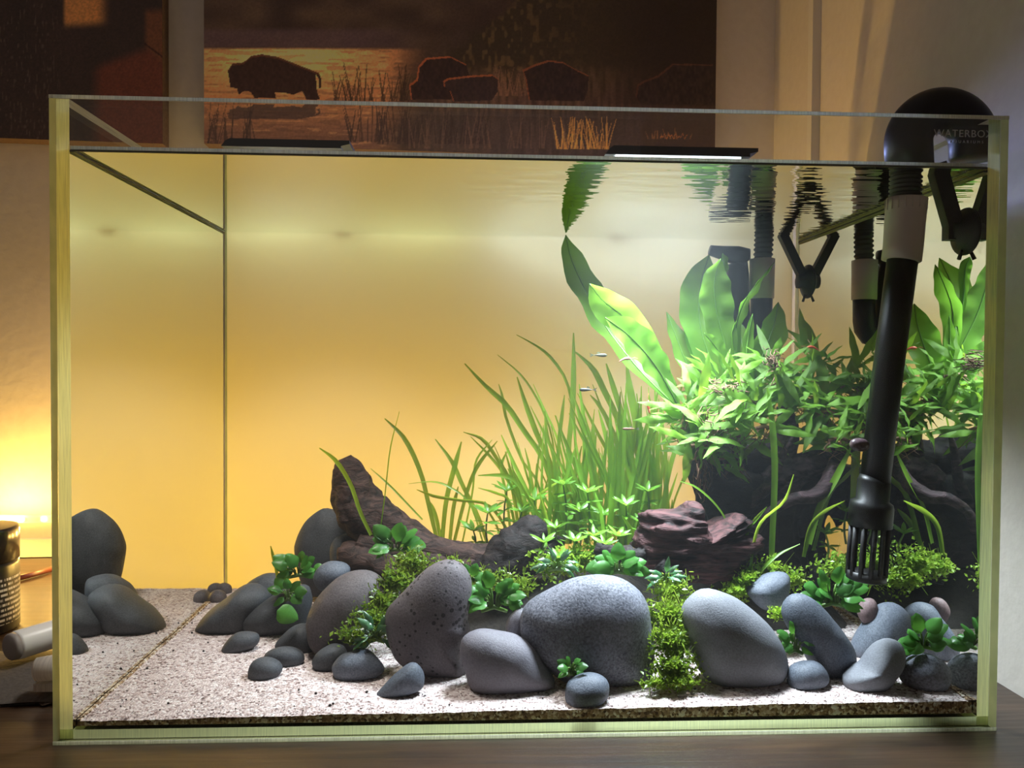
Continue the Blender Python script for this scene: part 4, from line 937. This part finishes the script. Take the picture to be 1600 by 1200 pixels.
# ------------------------------------------------------------------ filter intake with hose bend over the rim
YI = .034; KI = PX(YI)
fi = empty('filter_intake', W(1355, 905, YI), 'black filter intake pipe with grey collar hanging over the right rim', 'filter')
def lp(*pts): return [(W(px, py, YI), rp*KI) for px, py, rp in pts]
b = MB(); lathe(b, lp((1411,400,23),(1388,575,23),(1367,752,23)), 28); b.build('pipe', M['black'], fi)
b = MB(); lathe(b, lp((1408,408,25),(1408.2,407,29.5),(1411,385,29.5),(1414,345,30),(1416,322,30.5),(1417,311,30.5),(1417,310,26)), 36)
for q in range(18):
    a = 2*PI*q/18; c = W(1416, 318, YI)+Vector((math.cos(a), math.sin(a), 0))*30.6*KI
    tube(b, [c+Vector((0, 0, .0028)), c-Vector((.0002, 0, .0045))], [.0004, .0004], 5)
b.build('collar', M['grey_collar'], fi)
b = MB(); pts = []
for q in range(40): t = q/39; pts.append((1414+2.5*t, 312-64*t, 24.5 if q % 4 < 2 else 21.5))
lathe(b, lp(*pts), 28); b.build('ribbed_hose', M['black_matt'], fi)
b = MB(); lathe(b, lp((1367,750,24),(1366,752,25),(1363,781,25),(1362,785,32),(1361.5,793,33.5),(1359.5,822,33)), 32); b.build('coupling', M['black'], fi)
b = MB(); lathe(b, lp((1354.2,893,30.5),(1353,905,30.5),(1352.8,907,26)), 28); b.build('strainer_cap', M['black_matt'], fi)
ax0, ax1 = W(1359.5, 820, YI), W(1354, 897, YI)
for q in range(12):
    a = 2*PI*q/12+.26; of = Vector((math.cos(a), math.sin(a), 0))*28.5*KI
    b = MB(); tube(b, [ax0+of, ax0*.5+ax1*.5+of, ax1+of], [3.9*KI]*3, 8); b.build('strainer_rib', M['black_matt'], fi)
b = MB(); n = 30; path = [(1421, 262, 35)]
for q in range(n+1): a = PI-PI*q/n; path.append((1470+51*math.cos(a), 224-51*math.sin(a), 35.5))
path += [(1521, 246, 35), (1521, 250, 32)]
lathe(b, lp(*path), 32); b.build('hose_bend', M['black'], fi)
# lettering printed on the front of the bend
def lettering(text, px, py, y, size, col, parent, name='lettering', extr=.0):
    cu = bpy.data.curves.new(name, 'FONT'); cu.body = text; cu.size = size; cu.align_x = 'LEFT'; cu.extrude = .00008; cu.space_character = 1.12
    o = bpy.data.objects.new(name, cu); COL.objects.link(o); o.parent = parent
    cu.materials.append(col); bpy.context.view_layer.update()
    me = bpy.data.meshes.new_from_object(o.evaluated_get(bpy.context.evaluated_depsgraph_get())); bpy.data.objects.remove(o)
    o = link(name, me, parent); o.location = W(px, py, y)-parent.location; o.rotation_euler = (PI/2, 0, 0); return o
M['print'] = simple('silver_print', (0.42, 0.40, 0.40), .5)
lettering('WATERBOX', 1459, 213, YI-35.6*KI-.0004, .0068, M['print'], fi)
lettering('A Q U A R I U M S', 1484, 223, YI-35.6*KI-.0004, .0026, M['print'], fi)
# suction cup clips on the right glass
def clip(label, y, p_top, p_bot, wpx, cup, cupr, extend):
    k = PX(y); rt = empty('suction_clip', Vector((XI1, y, W(*cup, y).z)), label, 'clip', 'suction cup clips')
    a, e = W(*p_top, y), W(*p_bot, y); a2 = a+(a-e).normalized()*extend
    b = MB(); d = (e-a2).normalized(); s_ = Vector((0, 1, 0)); n_ = d.cross(s_); hw = wpx*k/2; th = .004
    V = [p+n_*(u*hw)+s_*(v*th) for p in (a2, e) for u, v in ((-1,-1),(1,-1),(1,1),(-1,1))]
    b.add(V, [(3,2,1,0),(4,5,6,7),(0,1,5,4),(1,2,6,5),(2,3,7,6),(3,0,4,7)]); b.build('arm', M['black_matt'], rt, smooth=False)
    zc = W(*cup, y).z; x0 = W(*cup, y).x
    b = MB(); c = lambda x: Vector((x, y, zc))
    lathe(b, [(c(XI1-.0002), cupr*k), (c(XI1-.0012), cupr*k*.98), (c(XI1-.004), cupr*k*.72), (c(XI1-.0065), cupr*k*.42), (c(XI1-.0105), cupr*k*.40), (c(XI1-.011), cupr*k*.25)], 28); b.build('suction_cup', M['black_matt'], rt)
    b = MB(); f0 = e+Vector((-.5*wpx*k, -.004, -.006)); b.box(f0.x, XI1-.009, y-.004, y+.004, zc-.006, zc+.006); b.build('bracket', M['black_matt'], rt, smooth=False)
    b = MB(); lathe(b, [(Vector((XI1-.003, y-.001, zc-cupr*k*.8)), .0011), (Vector((XI1-.0055, y-.002, zc-cupr*k*1.18)), .0014)], 8); b.build('pull_tab', M['black_matt'], rt)
    if extend > .01:
        b = MB(); zt = H+.0008; b.box(a2.x-.004, X1+.006, y-.005, y+.005, zt, zt+.005); b.box(a2.x-.004, a2.x+.003, y-.004, y+.004, a2.z-.002, zt); b.build('rim_hook', M['black_matt'], rt, smooth=False)
    return rt
clip('black suction cup clip beside the filter intake at the front right', .030, (1466,270), (1489,352), 25, (1510,362), 38, .006)
clip('black suction cup clip high in the back right corner', .283, (1229,380), (1252,428), 13, (1262,440), 27, .034)

# return pipe in the back right corner
YR = .270; KR = PX(YR)
rp = empty('return_pipe', W(1190, 510, YR), 'dark return pipe with grey collar in the back right corner', 'filter')
def lr(*pts): return [(W(px, py, YR), q*KR) for px, py, q in pts]
b = MB(); lathe(b, lr((1190,465,17),(1189,500,17),(1187,512,17),(1180,522,17),(1170,524,17),(1160,520,17),(1155,508,17),(1154,480,17),(1153,430,17),(1151,412,17)), 24); b.build('pipe', M['black'], rp)
b = MB(); lathe(b, lr((1168,408,6),(1164,403,16),(1150,399,15),(1128,395,11),(1109,391,8)), 20); b.build('nozzle', M['black'], rp)
b = MB(); lathe(b, lr((1190,467,17),(1190,466.5,19),(1191,405,19.5),(1191,404,16)), 28); b.build('collar', M['grey_collar'], rp)
b = MB(); pts = []
for q in range(44): t = q/43; pts.append((1192+4*t, 406-80*t, 15 if q % 4 < 2 else 13))
P_ = lr(*pts); top = P_[-1][0]
P_ += [(Vector((top.x, top.y+.004, .412)), 14*KR), (Vector((top.x, top.y+.018, .424)), 14*KR), (Vector((top.x, .312, .428)), 14*KR), (Vector((top.x, .335, .420)), 14*KR), (Vector((top.x, .343, .400)), 14*KR), (Vector((top.x, .345, .30)), 14*KR), (Vector((top.x, .345, .005)), 14*KR)]
lathe(b, P_, 20); b.build('ribbed_hose', M['black_matt'], rp)

# ------------------------------------------------------------------ lamp bars above the tank
def emit(name, col, st):
    m, nt, out = mat(name); e = N(nt, 'Emission', Strength=st); e.inputs[0].default_value = c4(col); L(nt, e.outputs[0], out.inputs[0]); return m
M['lamp_black'] = simple('lamp_black_metal', (0.012, 0.012, 0.02), .3, spec=.6)
def lamp_bar(label, px0, px1, pt, pb, lit, inset=.002):
    y0 = .070; a = W(px0, pt, y0); e = W(px1, pt, y0); zb = W((px0+px1)/2, pb, y0).z; zt = (a.z+e.z)/2; y1 = .180; xl, xr = a.x, e.x
    rt = empty('lamp_bar', Vector(((xl+xr)/2, (y0+y1)/2, zb)), label, 'lamp', 'lamp bars above the aquarium')
    b = MB(); ch = .006
    pr = [(xl, zb), (xl+.003, zb+.004), (xl+ch, zt), (xr, zt), (xr, zt-.0025), (xr-.006, zt-.004), (xr-.006, zb)]
    V = [(x, y, z) for y in (y0, y1) for x, z in pr]; n = len(pr)
    b.add(V, [tuple(range(n)), tuple(range(2*n-1, n-1, -1))]+[(i, (i+1) % n+0, n+(i+1) % n, n+i) for i in range(n)]); b.build('housing', M['lamp_black'], rt, smooth=False)
    b = MB(); b.box(xl+.008, xr-.012, y0+inset, y1-.004, zb-.0008, zb-.0001); b.build('diffuser', lit, rt, smooth=False)
    b = MB(); xm = (xl+xr)/2
    b.box(xm-.010, xm+.010, y1+.0002, YB+.012, zt-.006, zt-.002); b.box(xm-.010, xm+.010, YB+.0025, YB+.012, H-.02, zt-.006); b.box(xm-.010, xm+.010, YD-.010, YD-.0008, H-.012, zt-.006); b.build('rim_bracket', M['lamp_black'], rt, smooth=False)
    b = MB(); b.box(xl-.01, xr+.07 if inset < .01 else xr+.01, .338, .352, .4095, .416); b.box(xm-.006, xm+.006, YB+.0121, .338, zt-.0055, .415); b.build('added_light_row', M['lamp_black'], rt, smooth=False)  # casing and arm added to carry the unseen backlight
    return rt
lamp_bar('lit black lamp bar above the right half of the aquarium', 946, 1185, 229, 243, emit('lamp_white', (0.80, 0.88, 1.0), 9.0))
lamp_bar('dim black lamp bar above the left half of the aquarium', 345, 546, 217.5, 230, emit('lamp_dim', (1.0, 0.93, 0.85), 3.0), .018)

# ------------------------------------------------------------------ led strip behind the tank
ls = empty('led_strip', Vector((-.2, .447, .05)), 'glowing warm led strip running along the wall behind the aquarium', 'lamp')
b = MB(); n = 40; V = []; Fs = []
def ly(x): return .447+.02*max(0, (x+.55))*.6
def lz(x): return .0515+.002*math.sin(x*9)
for i in range(n+1):
    x = -.68+.97*i/n
    for dz, dy in ((-.0045, 0), (.0045, 0), (.0045, .0012), (-.0045, .0012)): V.append((x, ly(x)+dy, lz(x)+dz))
for i in range(n):
    for q in range(4): Fs.append((i*4+q, (i+1)*4+q, (i+1)*4+(q+1) % 4, i*4+(q+1) % 4))
b.add(V, Fs); b.build('tape', simple('white_tape', (.75, .72, .66), .4), ls, smooth=False)
M['chip'] = emit('led_glow', (1.0, 0.80, 0.48), 14.0)
for i in range(38):
    x = -.672+i*.0254; b = MB(); b.box(x-.0025, x+.0025, ly(x)-.0014, ly(x)-.0001, lz(x)-.0022, lz(x)+.0022); b.build('led_chip', M['chip'], ls, smooth=False)
for x in (-.66, -.30, .0, .27):
    b = MB(); b.box(x-.004, x+.004, ly(x)+.0013, yw(x)-.0005, lz(x)-.004, lz(x)+.004); b.build('wall_clip', M['white_plastic'], ls, smooth=False)

# ------------------------------------------------------------------ things on the table left of the tank
def jar_label():
    m, nt, out = mat('black_label_with_print'); p = N(nt, 'BsdfPrincipled', Roughness=.3); tc = N(nt, 'TexCoord'); sx = N(nt, 'SeparateXYZ'); L(nt, tc.outputs['Object'], sx.inputs[0])
    at = N(nt, 'Math', operation='ARCTAN2'); L(nt, sx.outputs[1], at.inputs[0]); L(nt, sx.outputs[0], at.inputs[1])
    rw = N(nt, 'Math', operation='MULTIPLY'); rw.inputs[1].default_value = 230; L(nt, sx.outputs[2], rw.inputs[0])
    fr = N(nt, 'Math', operation='FRACT'); L(nt, rw.outputs[0], fr.inputs[0]); flr = N(nt, 'Math', operation='FLOOR'); L(nt, rw.outputs[0], flr.inputs[0])
    g = N(nt, 'Math', operation='GREATER_THAN'); g.inputs[1].default_value = .52; L(nt, fr.outputs[0], g.inputs[0])
    cb = N(nt, 'CombineXYZ'); ma = N(nt, 'Math', operation='MULTIPLY'); ma.inputs[1].default_value = 9; L(nt, at.outputs[0], ma.inputs[0]); L(nt, ma.outputs[0], cb.inputs[0])
    mb_ = N(nt, 'Math', operation='MULTIPLY'); mb_.inputs[1].default_value = 7.3; L(nt, flr.outputs[0], mb_.inputs[0]); L(nt, mb_.outputs[0], cb.inputs[1])
    nz = N(nt, 'TexNoise', Scale=3.2, Detail=2.0); L(nt, cb.outputs[0], nz.inputs['Vector']); g2 = N(nt, 'Math', operation='GREATER_THAN'); g2.inputs[1].default_value = .46; L(nt, nz.outputs['Fac'], g2.inputs[0])
    zt = N(nt, 'Math', operation='LESS_THAN'); zt.inputs[1].default_value = .050; L(nt, sx.outputs[2], zt.inputs[0])
    zb = N(nt, 'Math', operation='GREATER_THAN'); zb.inputs[1].default_value = .008; L(nt, sx.outputs[2], zb.inputs[0])
    m1 = N(nt, 'Math', operation='MULTIPLY'); L(nt, g.outputs[0], m1.inputs[0]); L(nt, g2.outputs[0], m1.inputs[1]); m2 = N(nt, 'Math', operation='MULTIPLY'); L(nt, m1.outputs[0], m2.inputs[0]); L(nt, zt.outputs[0], m2.inputs[1])
    m4 = N(nt, 'Math', operation='MULTIPLY'); L(nt, m2.outputs[0], m4.inputs[0]); L(nt, zb.outputs[0], m4.inputs[1])
    L(nt, ramp(nt, m4.outputs[0], [(0.4, (.012, .010, .010)), (.6, (.65, .63, .6))]), p.inputs['Base Color']); L(nt, p.outputs[0], out.inputs[0]); return m
jp = Z(-40, 985, 0.0); jp.z = .0005
jr = empty('jar', jp, 'black jar with rows of small white print and a shiny lid', 'jar')
b = MB(); c = lambda z: Vector((jp.x, jp.y, jp.z+z)); R_ = .0345
lathe(b, [(c(0), R_*.96), (c(.002), R_), (c(.058), R_), (c(.061), R_*.97)], 48); b.build('body', jar_label(), jr)
b = MB(); lathe(b, [(c(.0612), R_*.97), (c(.062), R_*1.0), (c(.088), R_*1.0), (c(.0905), R_*.97), (c(.0908), R_*.9)], 48); b.build('lid', simple('shiny_dark_lid', (.05, .045, .04), .18, metal=.6), jr)
# crumpled grey cloth
A = Z(60, 1042, 0); b = MB(); nx, ny = 40, 16; V = []; Fs = []
for s_ in (0, 1):
    for j in range(ny+1):
        for i in range(nx+1):
            x = -.60+.285*i/nx; y = .058+.10*j/ny+.012*noise.noise(Vector((x*20, 0, 3))); e = min(i, nx-i, 6)/6*min(j, ny-j, 4)/4
            z = .0012+e**.5*(.006+.006*noise.noise(Vector((x*22, y*22, 2)))) if s_ else .0008
            V.append((x, y, z+s_*.0012))
m_ = (nx+1)*(ny+1)
for s_ in (0, 1):
    for j in range(ny):
        for i in range(nx):
            a = s_*m_+j*(nx+1)+i; q = (a, a+1, a+nx+2, a+nx+1); Fs.append(q if s_ else q[::-1])
b.add(V, Fs)
M['cloth'] = simple('grey_cloth', (.085, .07, .06), .85, noise_amt=.2, scale=400, bump=.3)
tag(b.build('cloth', M['cloth']), 'crumpled dark grey cloth lying on the table left of the aquarium', 'cloth')
t0 = Vector((W(14, 1003, .100).x, .100, .0255)); t1 = Vector((t0.x+.058, .200, .0255))
tr_ = empty('white_tube', t0, 'white plastic tube with a grey end lying on the cloth beside the jar', 'tube'); dr = (t1-t0).normalized()
b = MB(); lathe(b, [(t0+dr*.0045, .0100), (t0+dr*.006, .0108), (t1-dr*.002, .0108), (t1, .0098)], 28); b.build('barrel', M['white_plastic'], tr_)
b = MB(); lathe(b, [(t0, .0088), (t0+dr*.0012, .0100), (t0+dr*.0044, .0102)], 28); b.build('end_cap', simple('grey_cap', (.30, .27, .25), .45), tr_)
c0 = W(52, 1003, .062); c0.z = .0235
cp = empty('pale_cap', c0, 'pale translucent rounded plastic cap lying in front of the white tube', 'cap')
b = MB(); lathe(b, [(c0, .0055), (c0+Vector((.0015, .0004, 0)), .0078), (c0+Vector((.010, .003, 0)), .0086), (c0+Vector((.020, .006, 0)), .0086), (c0+Vector((.0205, .0062, 0)), .0070)], 24)
M['milky'] = edge_glass('milky_plastic', (.75, .70, .64), .4); b.build('shell', M['milky'], cp)
b = MB(); b.box(c0.x+.002, c0.x+.022, c0.y-.004, c0.y+.008, .0095, .0148); b.build('foot', M['milky'], cp, smooth=False)
s0 = Z(20, 911, 0); s1 = Z(90, 892, 0); b = MB(); tube(b, [s0+Vector((0, 0, .0035)), s1+Vector((0, 0, .0035))], [.003, .003], 8)
tag(b.build('wooden_stick', simple('dark_red_wood', (.10, .022, .012), .4)), 'thin dark red wooden stick lying behind the jar on the table', 'stick')
b = MB(); q0 = W(56, 972, .150); q0.z = .003; b.box(q0.x, q0.x+.07, .150, .158, .0022, .0040)
for px, py, ln, lab in ((68, 1076, .016, 'thin dry plant scrap on the table left of the aquarium, the farther one'), (66, 1100, .013, 'curled dry plant scrap on the table against the aquarium, the nearer one')):
    p = Z(px, py, .0012); b = MB(); V, Fs = strip([p+Vector((ln*(i/6-.5), .002*math.sin(i), .0006*math.sin(i*1.4)+.0004)) for i in range(7)], [.0004, .001, .0015, .0016, .0014, .001, .0003], Vector((0, 1, .2)), .3, 0, 2); b.add(V, Fs)
    tag(b.build('plant_scrap', simple('dry_leaf', (.05, .028, .015), .7)), lab, 'scrap')

# ------------------------------------------------------------------ small animals
def fish(label, px, py, y, ln, hd, cb, cd, name='small_fish', tilt=0.0, hf=.22):
    """hd = +1 head right / -1 head left"""
    k = PX(y); Lm = ln*k; c = W(px, py, y); rt = empty(name, c, label, 'fish' if 'fish' in name else 'shrimp')
    n = 16; V = []; Fs = []; sg = 10
    prof = lambda t: max(.02, math.sin(PI*min(1, t**.62))**.8*(1-.25*t))
    for i in range(n+1):
        t = i/n
        for q in range(sg):
            a = 2*PI*q/sg; V.append(c+Vector((hd*Lm*(.5-.78*t), math.cos(a)*Lm*hf*.25*prof(t), math.sin(a)*Lm*hf*.5*prof(t)+tilt*Lm*(.5-t))))
    for i in range(n):
        for q in range(sg): Fs.append((i*sg+q, (i+1)*sg+q, (i+1)*sg+(q+1) % sg, i*sg+(q+1) % sg))
    Fs += [tuple(range(sg)), tuple(n*sg+q for q in range(sg))]
    b = MB(); b.add(V, Fs); b.build('body', cb, rt)
    tx = c+Vector((-hd*Lm*.27, 0, -tilt*Lm*.3)); e = Lm*hf*.55
    b = MB(); b.add([tx+Vector((0, -.0001, e*.2)), tx+Vector((-hd*Lm*.24, 0, e)), tx+Vector((-hd*Lm*.15, 0, 0)), tx+Vector((-hd*Lm*.24, 0, -e)), tx+Vector((0, .0001, -e*.2))], [(0, 1, 2, 4), (4, 2, 3)]); b.build('tail_fin', cd, rt)
    dx = c+Vector((hd*Lm*.10, 0, Lm*hf*.42+tilt*Lm*.1)); b = MB(); b.add([dx, dx+Vector((-hd*Lm*.05, 0, e*.9)), dx+Vector((-hd*Lm*.20, 0, e*.4)), dx+Vector((-hd*Lm*.18, 0, -e*.1))], [(0, 1, 2, 3)]); b.build('dorsal_fin', cd, rt)
    b = MB(); ep = c+Vector((hd*Lm*.40, -Lm*hf*.07, Lm*hf*.10+tilt*Lm*.4)); lathe(b, [(ep+Vector((0, -.0003, 0)), Lm*.012), (ep, Lm*.03), (ep+Vector((0, .0004, 0)), Lm*.03)], 8); b.build('eye', M['black'], rt)
    return rt
FB = simple('silvery_fish', (.05, .055, .03), .5, noise_amt=.4, scale=900); FD = simple('clear_fin', (.12, .13, .07), .5)
fish('small silvery fish left of the leaning sword plant, the upper one', 935, 555, .16, 28, 1, FB, FD)
fish('small grey fish hovering over the ribbon grass, the lower of two', 919, 609, .16, 28, -1, simple('grey_fish', (.03, .033, .025), .5, noise_amt=.3, scale=900), FD)
fish('small brown fish swimming level among the tall ribbon grass', 986, 670, .17, 28, -1, simple('brown_fish', (.16, .075, .035), .5, noise_amt=.3, scale=900), FD, hf=.17)
ot = Z(1075, 1090, zs(.11, .022)); fish('small brown striped catfish resting on the front sand', 1075, 1087, max(.018, ot.y), 36, -1, simple('striped_brown_fish', (.10, .085, .05), .45, noise_amt=.5, scale=600), simple('pale_fin', (.35, .3, .22), .5), hf=.2)
def shrimp(label, px, py, y, ln, hd, m, vert=False):
    k = PX(y); Lm = ln*k; c = W(px, py, y); rt = empty('shrimp', c, label, 'shrimp'); ax = Vector((0, 0, 1)) if vert else Vector((hd, 0, 0)); dn = Vector((hd*.4, 0, 0)) if vert else Vector((0, 0, -1))
    P = [c+ax*Lm*(.5-t)+dn*Lm*(.55*max(0, t-.45)**1.4+.05*abs(t-.3)) for t in [i/12 for i in range(13)]]
    b = MB(); tube(b, P, [Lm*v for v in (.015, .06, .10, .115, .12, .115, .105, .095, .085, .075, .06, .045, .02)], 10); b.build('body', m, rt)
    b = MB(); e = P[-1]; s_ = Lm*.10; b.add([e, e-ax*Lm*.16+Vector((0, -s_, 0)), e-ax*Lm*.20, e-ax*Lm*.16+Vector((0, s_, 0))], [(0, 1, 2, 3)]); b.build('tail_fan', m, rt)
    for sgn in (-1, 1):
        b = MB(); tube(b, [P[0], P[0]+ax*Lm*.25+Vector((0, sgn*Lm*.06, 0))-dn*Lm*.1, P[0]+ax*Lm*.5+Vector((0, sgn*Lm*.12, 0))], [Lm*.010, Lm*.007, Lm*.004], 4); b.build('antenna', m, rt)
    for q in range(4):
        p = P[2+q]; b = MB(); tube(b, [p, p+dn*Lm*.18+Vector((0, -Lm*.06, 0)), p+dn*Lm*.26+ax*Lm*.05], [Lm*.014, Lm*.010, Lm*.006], 4); b.build('leg', m, rt)
RD = simple('red_shrimp', (.60, .10, .05), .4, noise_amt=.3, scale=800); PK = simple('pinkish_shrimp', (.55, .26, .18), .4)
shrimp('small red shrimp hanging upright beside the ribbon grass below the sword leaves', 1013, 636, .17, 22, 1, RD, True)
shrimp('small red shrimp above the ferns near the back right seam', 1270, 542, .17, 20, -1, RD)
shrimp('pinkish shrimp clinging under the leaning sword leaf', 977, 560, .15, 20, 1, PK)
sp = Z(318, 1124, .0135); shrimp('black shrimp walking on the left front sand', 318, 1121, max(.017, sp.y), 34, 1, simple('black_shrimp', (.008, .007, .007), .4))
sc_ = W(1343, 695, YI-23*KI-.0035); sn = empty('snail', sc_, 'dark purple brown snail on the filter intake pipe', 'snail')
b = MB(); n = 14; SM = simple('snail_shell', (.10, .065, .075), .3, noise_amt=.4, scale=500)
tube(b, [sc_+Vector((.0063*math.cos(PI-PI*i/n), 0, .0006*math.cos(PI*i/n))) for i in range(n+1)], [max(.0002, .0045*math.sin(PI*i/n)**.75) for i in range(n+1)], 18); b.build('shell', SM, sn)
b = MB(); b.box(sc_.x-.004, sc_.x+.004, sc_.y+.0028, sc_.y+.0050, sc_.z-.0022, sc_.z+.0022); b.build('foot', simple('snail_foot', (.05, .04, .04), .5), sn)
# dark crumbs scattered on the sand
b = MB(); r = random.Random(77)
cr = [(325,1000),(318,1013),(300,985),(303,990),(404,1100),(540,1108),(573,1080),(660,1083),(664,1085),(294,972),(300,970),(230,1040),(170,1010),(345,985),(1365,1108),(848,1092),(1086,1080),(680,1117),(490,1120),(800,1105),(250,1105),(283,1063)]
for px, py in cr+[(r.uniform(130, 900), r.uniform(960, 1125)) for _ in range(40)]:
    p = Z(px, py, .0125)
    if not (SX0+.004 < p.x < SX1-.004 and SY0+.002 < p.y < .28): continue
    p.z = zs(p.x, p.y)+.0007; s_ = r.uniform(.0005, .0013)
    b.add([p+Vector(v)*s_ for v in ((1, 0, 0), (-.2, 1, 0), (-1, -.1, 0), (.1, -1, 0), (0, 0, .9), (0, 0, -.9))], [(0,1,4),(1,2,4),(2,3,4),(3,0,4),(1,0,5),(2,1,5),(3,2,5),(0,3,5)])
tag(b.build('crumb', simple('dark_crumb', (.02, .014, .012), .8)), 'dark crumbs scattered over the pale sand', 'debris', kind='stuff')
